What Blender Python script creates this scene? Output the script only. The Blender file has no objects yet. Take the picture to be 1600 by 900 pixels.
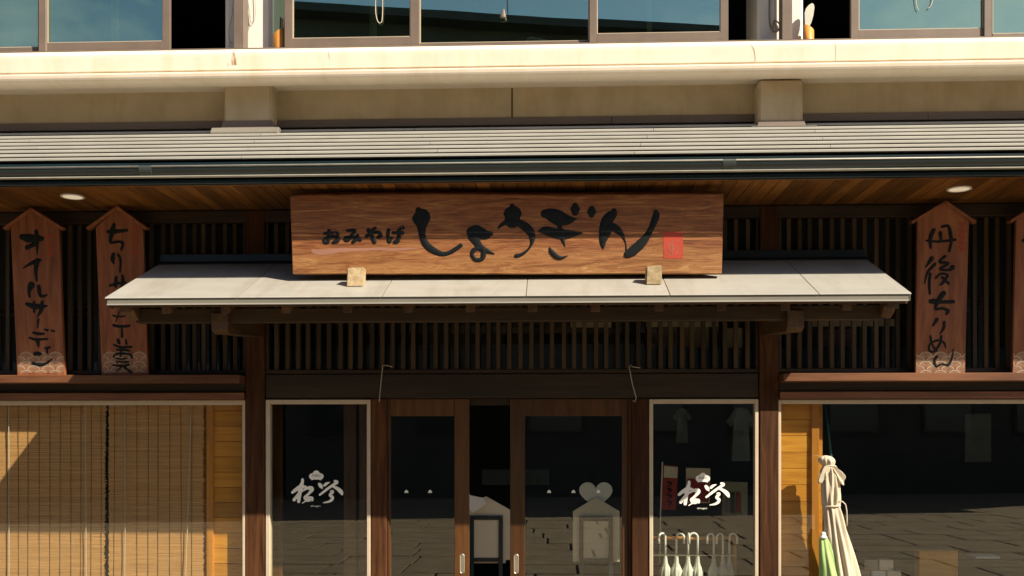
import bpy, bmesh, math, random
from mathutils import Vector, Matrix
rnd = random.Random(7)
R = math.radians
scene = bpy.context.scene
col = scene.collection

# ------------------------------------------------------------------ camera
F, YH, CH, CD = 1561.0, 680.0, 1.80, 7.40          # focal (photo px), horizon row, height, distance to facade
PSI = R(2.3)                                        # camera turned slightly to the left
CX = CD * math.tan(PSI)
cam = bpy.data.cameras.new('camera'); camo = bpy.data.objects.new('camera', cam); col.objects.link(camo)
camo.location = (CX, -CD, CH); camo.rotation_euler = (R(90), R(0.0), PSI)
cam.sensor_width = 36; cam.lens = F / 1600 * 36; cam.shift_y = (YH - 450) / 1600
cam.clip_start = .05; cam.clip_end = 2000
scene.camera = camo

# ------------------------------------------------------------------ light
SUN = Vector((1.41, -0.95, 1.45)).normalized()      # towards the sun
world = bpy.data.worlds.new('World'); scene.world = world; world.use_nodes = True
wn = world.node_tree.nodes; wl = world.node_tree.links; wn.clear()
wo = wn.new('ShaderNodeOutputWorld'); bg = wn.new('ShaderNodeBackground'); sky = wn.new('ShaderNodeTexSky')
sky.sky_type = 'NISHITA'; sky.sun_disc = False
sky.sun_elevation = math.asin(SUN.z); sky.sun_rotation = math.atan2(SUN.x, SUN.y)
sky.air_density = 0.8; sky.dust_density = 0.8; sky.ozone_density = 1.0
tc = wn.new('ShaderNodeTexCoord'); mp = wn.new('ShaderNodeMapping'); mp.inputs['Scale'].default_value = (1, 1, 2.2)
nz = wn.new('ShaderNodeTexNoise'); nz.inputs['Scale'].default_value = 2.6; nz.inputs['Detail'].default_value = 7; nz.inputs['Roughness'].default_value = .58
cr = wn.new('ShaderNodeValToRGB'); cr.color_ramp.elements[0].position = .50; cr.color_ramp.elements[1].position = .68
mx = wn.new('ShaderNodeMix'); mx.data_type = 'RGBA'; mx.inputs['B'].default_value = (8.0, 7.8, 7.2, 1)
sc = wn.new('ShaderNodeMath'); sc.operation = 'MULTIPLY'; sc.inputs[1].default_value = .5
wl.new(tc.outputs['Generated'], mp.inputs['Vector']); wl.new(mp.outputs[0], nz.inputs['Vector']); wl.new(nz.outputs['Fac'], cr.inputs['Fac'])
wl.new(cr.outputs['Color'], sc.inputs[0]); wl.new(sc.outputs[0], mx.inputs['Factor'])
wl.new(sky.outputs['Color'], mx.inputs['A']); wl.new(mx.outputs['Result'], bg.inputs['Color'])
bg.inputs['Strength'].default_value = 0.07; wl.new(bg.outputs[0], wo.inputs['Surface'])
sl = bpy.data.lights.new('sun', 'SUN'); so = bpy.data.objects.new('sun', sl); col.objects.link(so)
sl.energy = 5.0; sl.angle = R(.5); sl.color = (1.0, .87, .68)
so.rotation_euler = (-SUN).to_track_quat('-Z', 'Y').to_euler(); so.location = (8, -8, 12)
scene.view_settings.view_transform = 'Standard'; scene.view_settings.look = 'None'
scene.view_settings.exposure = 1.0; scene.view_settings.gamma = 1
scene.render.engine = 'CYCLES'
scene.cycles.max_bounces = 8; scene.cycles.transparent_max_bounces = 12; scene.cycles.caustics_reflective = False

# ------------------------------------------------------------------ survey helpers: photo measurement + assumed depth -> place
FW = Vector((-math.sin(PSI), math.cos(PSI), 0)); RT = Vector((math.cos(PSI), math.sin(PSI), 0)); C0 = Vector((CX, -CD, CH))
def ray(px, py): return FW + RT * ((px - 800) / F) + Vector((0, 0, (YH - py) / F))
def P(px, py, d):
    r = ray(px, py); t = (-d + CD) / r.y
    return C0 + r * t
def X(px, d): return P(px, 450, d).x
def Z(py, d, px=800): return P(px, py, d).z
def PL(px, py, p0, n):
    r = ray(px, py); return C0 + r * ((p0 - C0).dot(n) / r.dot(n))

# ------------------------------------------------------------------ mesh helpers
ORG = {}
class M:
    def __init__(s): s.v = []; s.f = []
    def add(s, vs, fs):
        b = len(s.v); s.v += [Vector(v) for v in vs]; s.f += [tuple(i + b for i in f) for f in fs]; return s
    def box(s, x0, x1, d0, d1, z0, z1):
        a, b = min(-d0, -d1), max(-d0, -d1)
        vs = [(x, y, z) for z in (z0, z1) for y in (a, b) for x in (x0, x1)]
        return s.add(vs, [(0, 2, 3, 1), (4, 5, 7, 6), (0, 1, 5, 4), (2, 6, 7, 3), (0, 4, 6, 2), (1, 3, 7, 5)])
    def prism(s, prof, x0, x1):                     # prof: (d, z) outline, extruded along x
        n = len(prof)
        vs = [(x0, -d, z) for d, z in prof] + [(x1, -d, z) for d, z in prof]
        fs = [tuple(range(n)), tuple(range(2 * n - 1, n - 1, -1))] + [(i, i + n, (i + 1) % n + n, (i + 1) % n) for i in range(n)]
        return s.add(vs, fs)
    def slab(s, outline, thick):                    # outline: world points of a planar shape, thickened towards +Y
        n = len(outline); vs = list(outline) + [Vector(p) + Vector((0, thick, 0)) for p in outline]
        fs = [tuple(range(n)), tuple(range(2 * n - 1, n - 1, -1))] + [(i, i + n, (i + 1) % n + n, (i + 1) % n) for i in range(n)]
        return s.add(vs, fs)
    def tube(s, pts, r, n=8, cap=True):
        pts = [Vector(p) for p in pts]; k = len(pts)
        rs = r if isinstance(r, (list, tuple)) else [r] * k
        ring = []; up = None
        for i, p in enumerate(pts):
            t = (pts[min(i + 1, k - 1)] - pts[max(i - 1, 0)]).normalized()
            if up is None: up = t.orthogonal().normalized()
            up = (up - t * up.dot(t)).normalized(); sd = t.cross(up)
            ring.append([p + (up * math.cos(a) + sd * math.sin(a)) * rs[i] for a in [2 * math.pi * j / n for j in range(n)]])
        vs = [q for rg in ring for q in rg]; fs = []
        for i in range(k - 1):
            for j in range(n):
                a, b = i * n + j, i * n + (j + 1) % n
                fs.append((a, b, b + n, a + n))
        if cap: fs += [tuple(range(n - 1, -1, -1)), tuple(range((k - 1) * n, k * n))]
        return s.add(vs, fs)
    def build(s, name, mat, parent=None, loc=None, bevel=0, smooth=False, seg=1):
        o = ORG[parent.name] if parent else Vector(loc) if loc else Vector((0, 0, 0))
        me = bpy.data.meshes.new(name); me.from_pydata([v - o for v in s.v], [], s.f)
        bm = bmesh.new(); bm.from_mesh(me); bmesh.ops.recalc_face_normals(bm, faces=bm.faces)
        if bevel:
            es = [e for e in bm.edges if len(e.link_faces) == 2 and e.calc_face_angle(0) > .5]
            bmesh.ops.bevel(bm, geom=es, offset=bevel, segments=seg, affect='EDGES', clamp_overlap=True)
        bm.to_mesh(me); bm.free()
        if smooth: me.polygons.foreach_set('use_smooth', [True] * len(me.polygons))
        me.materials.append(mat)
        ob = bpy.data.objects.new(name, me); col.objects.link(ob)
        if parent: ob.parent = parent
        else: ob.location = o
        ORG[ob.name] = o
        return ob
def tag(o, label, cat, group=None, kind=None):
    o['label'] = label; o['category'] = cat
    if group: o['group'] = group
    if kind: o['kind'] = kind
    return o
def empty(name, loc, label, cat, group=None):
    o = bpy.data.objects.new(name, None); col.objects.link(o); o.location = loc; o.empty_display_size = .1
    ORG[o.name] = Vector(loc); return tag(o, label, cat, group)
def copy_at(src, parent, off, scale=None, rot=None):
    c = src.copy(); col.objects.link(c); c.parent = parent; c.location = src.location + Vector(off)
    if scale: c.scale = scale
    if rot: c.rotation_euler = rot
    ORG[c.name] = ORG[parent.name] + c.location
    return c
def catmull(pts, sub=6):
    if len(pts) < 3: sub = max(sub, 4)
    out = []; n = len(pts); P_ = [tuple(p) for p in pts]
    for i in range(n - 1):
        p0 = P_[max(i - 1, 0)]; p1 = P_[i]; p2 = P_[i + 1]; p3 = P_[min(i + 2, n - 1)]
        for k in range(sub):
            t = k / sub
            out.append(tuple(.5 * (2 * b + (c - a) * t + (2 * a - 5 * b + 4 * c - d) * t * t + (3 * b - a - 3 * c + d) * t ** 3) for a, b, c, d in zip(p0, p1, p2, p3)))
    out.append(P_[-1]); return out
def brush(m, pts, place, rough=.04, raise_=.004, base=.0015, sub=6):
    """a brush stroke: pts (x, y, width) in photo px; place(px, py, lift) -> world point; ridge along the middle"""
    q = catmull(pts, sub)
    q = [(x, y, max(w, .25)) for x, y, w in q]
    # round caps
    def tdir(a, b):
        dx, dy = b[0] - a[0], b[1] - a[1]; l = math.hypot(dx, dy) or 1; return dx / l, dy / l
    t0 = tdir(q[1], q[0]); t1 = tdir(q[-2], q[-1])
    h0 = [(q[0][0] + t0[0] * q[0][2] * .5 * s, q[0][1] + t0[1] * q[0][2] * .5 * s, q[0][2] * math.sqrt(1 - s * s)) for s in (.97, .85, .6, .3)]
    h1 = [(q[-1][0] + t1[0] * q[-1][2] * .5 * s, q[-1][1] + t1[1] * q[-1][2] * .5 * s, q[-1][2] * math.sqrt(1 - s * s)) for s in (.3, .6, .85, .97)]
    q = h0 + q + h1; n = len(q); vs = []; fs = []
    for i, (x, y, w) in enumerate(q):
        dx, dy = tdir(q[max(i - 1, 0)], q[min(i + 1, n - 1)])
        jl = w * .5 * (1 + rnd.uniform(-rough, rough)); jr = w * .5 * (1 + rnd.uniform(-rough, rough))
        k = min(1, w / 6)
        vs += [place(x + dy * jl, y - dx * jl, base), place(x + dy * jl * .6, y - dx * jl * .6, base + raise_ * .75 * k), place(x, y, base + raise_ * k),
               place(x - dy * jr * .6, y + dx * jr * .6, base + raise_ * .75 * k), place(x - dy * jr, y + dx * jr, base)]
    for i in range(n - 1):
        for j in range(4): a = i * 5 + j; fs.append((a, a + 1, a + 6, a + 5))
    m.add(vs, fs)
def text_mesh(m, body, x, y, hgt, place, width=None):
    """flat lettering from the built-in face; x, y centre and hgt in photo px"""
    cu = bpy.data.curves.new('lettering', 'FONT'); cu.body = body; cu.align_x = 'CENTER'; cu.size = 1; cu.resolution_u = 3
    ob = bpy.data.objects.new('lettering', cu); col.objects.link(ob)
    bpy.context.view_layer.update()
    me = ob.evaluated_get(bpy.context.evaluated_depsgraph_get()).to_mesh()
    vs = [v.co.copy() for v in me.vertices]; fs = [tuple(p.vertices) for p in me.polygons]
    bpy.data.objects.remove(ob); bpy.data.curves.remove(cu)
    if not vs: return
    x0 = min(v.x for v in vs); x1 = max(v.x for v in vs); y0 = min(v.y for v in vs); y1 = max(v.y for v in vs)
    k = hgt / (y1 - y0); kx = width / (x1 - x0) if width else k
    m.add([place(x + (v.x - (x0 + x1) / 2) * kx, y - (v.y - (y0 + y1) / 2) * k, .001) for v in vs], fs)

# ------------------------------------------------------------------ materials
def mat(name):
    m = bpy.data.materials.new(name); m.use_nodes = True; nt = m.node_tree
    b = nt.nodes['Principled BSDF']; return m, nt, b
def node(nt, t, **kw):
    n = nt.nodes.new(t)
    for k, v in kw.items():
        if k in n.inputs: n.inputs[k].default_value = v
        else: setattr(n, k, v)
    return n
def ramp(nt, fac, stops):
    r = nt.nodes.new('ShaderNodeValToRGB'); e = r.color_ramp.elements
    while len(e) < len(stops): e.new(.5)
    for i, (p, c) in enumerate(stops): e[i].position = p; e[i].color = (*c, 1)
    nt.links.new(fac, r.inputs['Fac']); return r.outputs['Color']
def coords(nt, scale, rot=(0, 0, 0), jitter=0):
    t = node(nt, 'ShaderNodeTexCoord'); mpp = node(nt, 'ShaderNodeMapping'); mpp.inputs['Scale'].default_value = scale; mpp.inputs['Rotation'].default_value = rot
    src = t.outputs['Object']
    if jitter:
        oi = node(nt, 'ShaderNodeObjectInfo'); ad = node(nt, 'ShaderNodeVectorMath', operation='MULTIPLY_ADD')
        ad.inputs[1].default_value = (jitter,) * 3
        nt.links.new(oi.outputs['Random'], ad.inputs[0]); nt.links.new(src, ad.inputs[2]); src = ad.outputs[0]
    nt.links.new(src, mpp.inputs['Vector']); return mpp.outputs[0]
def bump(nt, b, h, strength, dist=.01):
    n = node(nt, 'ShaderNodeBump', Strength=strength, Distance=dist); nt.links.new(h, n.inputs['Height']); nt.links.new(n.outputs[0], b.inputs['Normal'])
def wood(name, dark, mid, light, axis='x', scale=1., rough=.6, jitter=3., bumps=.3, rand_v=.25, spec=.4):
    m, nt, b = mat(name); s = {'x': (1.2, 16, 16), 'y': (16, 1.2, 16), 'z': (16, 16, 1.2)}[axis]
    v = coords(nt, tuple(k * scale for k in s), jitter=jitter)
    n1 = node(nt, 'ShaderNodeTexNoise', Scale=1.6, Detail=8, Roughness=.62, Distortion=.6); nt.links.new(v, n1.inputs['Vector'])
    v2 = coords(nt, tuple((.8 if k > 5 else .5) * scale for k in s), jitter=jitter)
    n2 = node(nt, 'ShaderNodeTexNoise', Scale=1.2, Detail=4); nt.links.new(v2, n2.inputs['Vector'])
    c = ramp(nt, n1.outputs['Fac'], [(.28, dark), (.5, mid), (.74, light)])
    hs = node(nt, 'ShaderNodeHueSaturation'); nt.links.new(c, hs.inputs['Color'])
    oi = node(nt, 'ShaderNodeObjectInfo'); mr = node(nt, 'ShaderNodeMapRange'); mr.inputs['To Min'].default_value = 1 - rand_v; mr.inputs['To Max'].default_value = 1 + rand_v
    nt.links.new(oi.outputs['Random'], mr.inputs['Value'])
    mu = node(nt, 'ShaderNodeMath', operation='MULTIPLY'); mr2 = node(nt, 'ShaderNodeMapRange'); mr2.inputs['From Min'].default_value = .3; mr2.inputs['From Max'].default_value = .7; mr2.inputs['To Min'].default_value = .72; mr2.inputs['To Max'].default_value = 1.25
    nt.links.new(n2.outputs['Fac'], mr2.inputs['Value']); nt.links.new(mr.outputs[0], mu.inputs[0]); nt.links.new(mr2.outputs[0], mu.inputs[1])
    nt.links.new(mu.outputs[0], hs.inputs['Value']); nt.links.new(hs.outputs[0], b.inputs['Base Color'])
    b.inputs['Roughness'].default_value = rough; b.inputs['Specular IOR Level'].default_value = spec
    bump(nt, b, n1.outputs['Fac'], bumps, .004); return m
def plain(name, c1, c2=None, scale=3., rough=.6, metal=0., bumps=.15, spec=.4, stretch=(1, 1, 1), jitter=0, bdist=.003, detail=6, streak=None, sdark=(.62, .56, .48)):
    m, nt, b = mat(name); c2 = c2 or tuple(k * .8 for k in c1)
    v = coords(nt, stretch, jitter=jitter)
    n1 = node(nt, 'ShaderNodeTexNoise', Scale=scale, Detail=detail, Roughness=.6); nt.links.new(v, n1.inputs['Vector'])
    cc = ramp(nt, n1.outputs['Fac'], [(.35, c2), (.65, c1)])
    if streak:                                      # rain streaks and grime, running one way
        ns = node(nt, 'ShaderNodeTexNoise', Scale=1, Detail=5, Roughness=.65, Distortion=.3); nt.links.new(coords(nt, streak, jitter=jitter), ns.inputs['Vector'])
        mm = node(nt, 'ShaderNodeMix', data_type='RGBA', blend_type='MULTIPLY'); mm.inputs['Factor'].default_value = 1
        nt.links.new(cc, mm.inputs['A']); nt.links.new(ramp(nt, ns.outputs['Fac'], [(.30, sdark), (.52, (1, 1, 1))]), mm.inputs['B']); cc = mm.outputs['Result']
    nt.links.new(cc, b.inputs['Base Color'])
    b.inputs['Roughness'].default_value = rough; b.inputs['Metallic'].default_value = metal; b.inputs['Specular IOR Level'].default_value = spec
    if bumps: bump(nt, b, n1.outputs['Fac'], bumps, bdist)
    return m
def glass(name, tint, refl_min, refl_tint=(1, 1, 1), wob=.02, through=(1, 1, 1)):
    m, nt, b = mat(name); nt.nodes.remove(b); out = nt.nodes['Material Output']
    tr = node(nt, 'ShaderNodeBsdfTransparent'); tr.inputs[0].default_value = (*tint, 1)
    gl = node(nt, 'ShaderNodeBsdfGlossy'); gl.inputs['Color'].default_value = (*refl_tint, 1); gl.inputs['Roughness'].default_value = .0
    lw = node(nt, 'ShaderNodeLayerWeight', Blend=.5); fr = node(nt, 'ShaderNodeMath', operation='POWER'); fr.inputs[1].default_value = 5
    nt.links.new(lw.outputs['Facing'], fr.inputs[0]); mr = node(nt, 'ShaderNodeMapRange'); mr.inputs['From Min'].default_value = 0; mr.inputs['From Max'].default_value = 1
    mr.inputs['To Min'].default_value = refl_min; mr.inputs['To Max'].default_value = 1
    nt.links.new(fr.outputs[0], mr.inputs['Value'])
    ms = node(nt, 'ShaderNodeMixShader'); nt.links.new(mr.outputs[0], ms.inputs[0]); nt.links.new(tr.outputs[0], ms.inputs[1]); nt.links.new(gl.outputs[0], ms.inputs[2])
    v = coords(nt, (1, 1, 1), jitter=9); n1 = node(nt, 'ShaderNodeTexNoise', Scale=1.1, Detail=1); nt.links.new(v, n1.inputs['Vector'])
    bp = node(nt, 'ShaderNodeBump', Strength=wob, Distance=.05); nt.links.new(n1.outputs['Fac'], bp.inputs['Height']); nt.links.new(bp.outputs[0], gl.inputs['Normal'])
    nt.links.new(ms.outputs[0], out.inputs['Surface']); return m

W_DARK = wood('dark_stained_wood', (0.0095, 0.0062, 0.0032), (0.0236, 0.0135, 0.0056), (0.0434, 0.0250, 0.0096), 'x', rough=.55)
W_POST = wood('weathered_post_wood', (0.0204, 0.0082, 0.0035), (0.0577, 0.0228, 0.0087), (0.1018, 0.0428, 0.0163), 'z', rough=.7, bumps=.5, spec=.15)
W_SLAT = wood('lattice_wood', (0.0279, 0.0167, 0.0072), (0.0465, 0.0285, 0.0126), (0.0651, 0.0397, 0.0180), 'z', rough=.65, rand_v=.45)
W_BEAM = wood('brown_beam_wood', (0.0225, 0.0125, 0.0050), (0.0413, 0.0235, 0.0092), (0.0638, 0.0379, 0.0150), 'x', rough=.5)
W_LEDGE = wood('ledge_wood', (0.0907, 0.0349, 0.0150), (0.1567, 0.0619, 0.0272), (0.2226, 0.0968, 0.0442), 'x', rough=.5)
W_DOOR = wood('door_wood', (0.0442, 0.0178, 0.0051), (0.0765, 0.0320, 0.0091), (0.1119, 0.0503, 0.0148), 'z', rough=.4)
W_SOFFIT = wood('soffit_board_wood', (0.0780, 0.0310, 0.0059), (0.1431, 0.0573, 0.0113), (0.2081, 0.0891, 0.0194), 'y', rough=.5, rand_v=.3)
W_YEL = wood('yellow_board_wood', (0.4588, 0.1756, 0.0158), (0.6118, 0.2606, 0.0274), (0.7210, 0.3405, 0.0432), 'x', rough=.5, rand_v=.12, bumps=.12)
W_YELV = wood('yellow_trim_wood', (0.4180, 0.1522, 0.0180), (0.5500, 0.2152, 0.0270), (0.6380, 0.2730, 0.0450), 'z', rough=.5, rand_v=.1, bumps=.12)
W_PLQ = wood('plaque_wood', (.16, .050, .019), (.27, .090, .037), (.38, .155, .068), 'z', scale=.8, rough=.55, rand_v=.15, bumps=.35)
W_BLOCK = wood('weathered_block_wood', (.22, .16, .08), (.40, .30, .17), (.52, .42, .26), 'y', rough=.8, bumps=.8)
W_CAN = wood('canopy_wood', (0.0420, 0.0221, 0.0088), (0.0840, 0.0441, 0.0186), (0.1312, 0.0735, 0.0323), 'y', rough=.6)
METAL = plain('painted_roof_metal', (.36, .35, .315), (.315, .305, .272), scale=3, rough=.42, bumps=.05, stretch=(1, 3, 3), jitter=5)
METALC = plain('canopy_roof_metal', (.345, .338, .308), (.315, .307, .278), scale=3, rough=.42, bumps=.05, stretch=(1, 3, 3), jitter=5, streak=(6, 1.1, 1.1), sdark=(.86, .84, .80))
METAL2 = plain('fascia_metal', (.19, .18, .152), (.155, .147, .124), scale=6, rough=.4, bumps=.05, stretch=(.3, 1, 1))
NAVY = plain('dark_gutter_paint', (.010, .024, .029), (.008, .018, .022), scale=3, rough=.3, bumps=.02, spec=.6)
NAVYL = plain('gutter_highlight', (.36, .35, .30), (.29, .285, .245), scale=9, rough=.4, bumps=.02)  # pale colour paints in the highlights along the dark gutter's edge and bead
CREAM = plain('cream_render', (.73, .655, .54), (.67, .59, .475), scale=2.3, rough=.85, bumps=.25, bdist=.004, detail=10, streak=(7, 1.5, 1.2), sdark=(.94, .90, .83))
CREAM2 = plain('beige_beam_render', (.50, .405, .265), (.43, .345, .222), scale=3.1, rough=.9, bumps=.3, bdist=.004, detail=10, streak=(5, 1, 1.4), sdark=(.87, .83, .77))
TAUPE = plain('brown_window_metal', (.165, .125, .098), (.14, .106, .083), scale=7, rough=.45, bumps=.03, spec=.5)
FLASH = plain('brown_flashing', (.17, .13, .105), (.13, .10, .08), scale=2, rough=.55, bumps=.05, stretch=(.4, 1, 1))
ALU = plain('champagne_aluminium', (.54, .45, .33), (.48, .40, .29), scale=9, rough=.4, bumps=.03, spec=.6)
WHITEP = plain('white_paint', (.78, .75, .69), (.72, .69, .63), scale=3, rough=.8, bumps=.05)
INK = plain('black_ink', (.006, .009, .010), (.004, .006, .007), scale=20, rough=.6, bumps=.15, spec=.2)
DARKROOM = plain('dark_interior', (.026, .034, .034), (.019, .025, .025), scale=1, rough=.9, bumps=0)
TEALP = plain('teal_shelf_front', (.018, .045, .055), (.014, .035, .043), scale=3, rough=.5, bumps=0)
CARD = plain('cream_card', (.76, .67, .51), (.70, .61, .46), scale=2, rough=.8, bumps=.03)
WHITEC = plain('white_card', (.82, .80, .75), (.77, .75, .70), scale=4, rough=.8, bumps=.05)
FRAMED = plain('navy_frame_paint', (.012, .022, .032), (.010, .018, .026), scale=5, rough=.4, bumps=.02)
DECAL = plain('white_vinyl', (.88, .88, .80), (.84, .84, .76), scale=8, rough=.7, bumps=0)
DECALT = plain('grey_vinyl_print', (.22, .22, .19), (.2, .2, .17), scale=8, rough=.7, bumps=0)
REDP = plain('red_stamp_paint', (.46, .055, .03), (.36, .05, .025), scale=9, rough=.6, bumps=.05)
REDF = plain('faded_red_paint', (.36, .048, .020), (.28, .05, .024), scale=22, rough=.7, bumps=.05)
WAVEP = plain('cream_wave_paint', (.55, .47, .35), (.42, .34, .24), scale=25, rough=.7, bumps=0)
PINK = plain('worn_varnish_patch', (.33, .16, .115), (.29, .135, .09), scale=12, rough=.6, bumps=.1, stretch=(.3, 1, 1))
CORD = plain('white_cord', (.60, .53, .42), (.5, .44, .34), scale=30, rough=.8, bumps=.1)
WIRE = plain('bright_wire', (.45, .40, .30), (.35, .30, .22), scale=30, rough=.35, metal=.6, bumps=0)
STEEL = plain('brushed_steel', (.62, .56, .46), (.52, .47, .38), scale=30, rough=.32, metal=.9, bumps=.05)
STAIN = plain('rust_stain', (.42, .22, .07), (.52, .34, .15), scale=14, rough=.9, bumps=.1)
CRACK = plain('crack_filler', (.16, .115, .06), (.12, .085, .045), scale=8, rough=.9, bumps=0)
LINEN = plain('beige_canvas', (.56, .49, .38), (.48, .415, .31), scale=40, rough=.9, bumps=.2, stretch=(1, 1, .3))
GREENC = plain('pale_green_canvas', (.36, .52, .20), (.31, .46, .17), scale=30, rough=.85, bumps=.2)
VINYL = plain('milky_vinyl', (.68, .70, .62), (.60, .62, .55), scale=15, rough=.35, bumps=.1)
HANDLE = plain('white_plastic', (.82, .80, .76), (.79, .77, .73), scale=6, rough=.3, bumps=0)
ORANGE = plain('bamboo_cup', (.62, .27, .055), (.52, .21, .04), scale=6, rough=.5, bumps=.05, stretch=(6, 6, 1))
STONE = plain('paving_stone', (.29, .24, .17), (.20, .165, .118), scale=3.5, rough=.85, bumps=.4, jitter=11, detail=9)
GROUND = plain('ground_mortar', (.06, .052, .04), (.045, .038, .03), scale=4, rough=.95, bumps=.3)
BAMBOO = plain('bamboo_reed', (.76, .42, .175), (.50, .255, .09), scale=3, rough=.6, bumps=.1, stretch=(1.4, 1, 75), detail=8)
STRING = plain('brown_string', (.10, .045, .020), (.08, .035, .015), scale=20, rough=.9, bumps=0)
CLOTHB = plain('grey_blue_cloth', (.15, .185, .205), (.11, .135, .15), scale=6, rough=.9, bumps=.2)
REDCL = plain('red_banner_cloth', (.34, .035, .025), (.28, .03, .02), scale=6, rough=.9, bumps=.1)
TEALPOLE = plain('teal_pole_paint', (.02, .12, .11), (.016, .10, .09), scale=6, rough=.4, bumps=0)
BOXC = plain('carton_tan', (.40, .33, .24), (.34, .28, .20), scale=4, rough=.8, bumps=.03)
BOXP = plain('carton_mauve', (.24, .17, .22), (.20, .14, .18), scale=4, rough=.8, bumps=.03)
GREYW = plain('far_house_wall', (.09, .085, .075), (.065, .062, .055), scale=.6, rough=.9, bumps=.1)
GREYR = plain('far_house_roof', (.05, .052, .055), (.035, .037, .04), scale=.8, rough=.8, bumps=.1)
G_SHOP = glass('shop_glass', (.94, .96, .94), .065, (1, .97, .90), wob=.004)
G_UP = glass('upper_window_glass', (.50, .60, .56), .43, (.76, 1.0, .76), wob=.012)
G_FAR = plain('far_window_glass', (.03, .045, .05), (.02, .03, .035), scale=2, rough=.1, bumps=0, spec=.8)
def sign_wood():
    m, nt, b = mat('signboard_wood')
    v = coords(nt, (.9, 1, 7.5))
    nd = node(nt, 'ShaderNodeTexNoise', Scale=1.7, Detail=3); nt.links.new(v, nd.inputs['Vector'])
    wv = node(nt, 'ShaderNodeTexNoise', Scale=3.2, Detail=9, Roughness=.6, Distortion=1.6); nt.links.new(v, wv.inputs['Vector'])
    v3 = coords(nt, (2.2, 1, 60)); fine = node(nt, 'ShaderNodeTexNoise', Scale=2.6, Detail=6, Distortion=.9); nt.links.new(v3, fine.inputs['Vector'])
    c1 = ramp(nt, wv.outputs['Fac'], [(.25, (.12, .038, .012)), (.45, (.23, .082, .028)), (.56, (.29, .112, .038)), (.70, (.42, .20, .070))])
    c2 = ramp(nt, fine.outputs['Fac'], [(.36, (.45, .36, .30)), (.5, (.92, .9, .88)), (.62, (1.0, 1.0, 1.0))])
    mm = node(nt, 'ShaderNodeMix', data_type='RGBA', blend_type='MULTIPLY'); mm.inputs['Factor'].default_value = .85
    nt.links.new(c1, mm.inputs['A']); nt.links.new(c2, mm.inputs['B'])
    # paler, greyer sapwood along the lower edge and at the left end
    t = node(nt, 'ShaderNodeTexCoord'); sp = node(nt, 'ShaderNodeSeparateXYZ'); nt.links.new(t.outputs['Object'], sp.inputs[0])
    ad = node(nt, 'ShaderNodeMath', operation='MULTIPLY_ADD'); ad.inputs[1].default_value = .42; nt.links.new(nd.outputs['Fac'], ad.inputs[0]); nt.links.new(sp.outputs['Z'], ad.inputs[2])
    sap = ramp(nt, ad.outputs[0], [(.20, (.7, .7, .7)), (.44, (0, 0, 0))])
    m2 = node(nt, 'ShaderNodeMix', data_type='RGBA'); nt.links.new(sap, m2.inputs['Factor']); nt.links.new(mm.outputs['Result'], m2.inputs['A'])
    cs = ramp(nt, wv.outputs['Fac'], [(.30, (.17, .070, .022)), (.46, (.31, .140, .046)), (.515, (.46, .255, .095)), (.55, (.29, .130, .044)), (.70, (.50, .31, .14))]); nt.links.new(cs, m2.inputs['B'])
    nt.links.new(m2.outputs['Result'], b.inputs['Base Color']); b.inputs['Roughness'].default_value = .5
    bump(nt, b, fine.outputs['Fac'], .35, .004); return m
W_SIGN = sign_wood()
def clear_vinyl():
    m, nt, b = mat('clear_vinyl'); out = nt.nodes['Material Output']
    b.inputs['Base Color'].default_value = (.7, .72, .66, 1); b.inputs['Roughness'].default_value = .25
    tr = node(nt, 'ShaderNodeBsdfTransparent'); ms = node(nt, 'ShaderNodeMixShader'); ms.inputs[0].default_value = .72
    nt.links.new(tr.outputs[0], ms.inputs[1]); nt.links.new(b.outputs[0], ms.inputs[2]); nt.links.new(ms.outputs[0], out.inputs['Surface']); return m
CLEARV = clear_vinyl()

# ================================================================== the street (seen in the window glass)
m = M(); S_ = 400
m.add([(-S_, -S_, 0), (S_, -S_, 0), (S_, S_, 0), (-S_, S_, 0)], [(0, 1, 2, 3)])
ground = m.build('ground', GROUND); tag(ground, 'mortar bed and open ground of the street in front of the shop', 'ground', kind='structure')
m = M().box(-.5, .5, -.43, .43, 0, .03); proto = None; slabs_far = M(); cnt = 0
rows = []
y = -1.2; k = 0
while y > -27:
    x = -15 + rnd.uniform(-.4, 0)
    while x < 15:
        w = rnd.uniform(1.0, 1.7)
        rows.append((x + w / 2, y, w - .035)); x += w
    y -= .89; k += 1
near = sorted(rows, key=lambda r: abs(r[0]) * .9 + abs(r[1] + 11))
for i, (x, y, w) in enumerate(near):
    if i < 290:
        if proto is None:
            proto = m.build('paving_stone', STONE, ground, bevel=.008); o = proto
        else: o = copy_at(proto, ground, (0, 0, 0))
        o.location = (x, y, rnd.uniform(0, .006)); o.scale = (w, 1, 1); o.rotation_euler = (0, 0, rnd.uniform(-.004, .004))
    else: slabs_far.box(x - w / 2, x + w / 2, -y - .428, -y + .428, 0, .03 + rnd.uniform(0, .006))
o = slabs_far.build('paving', STONE, ground); o['kind'] = 'stuff'

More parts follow.
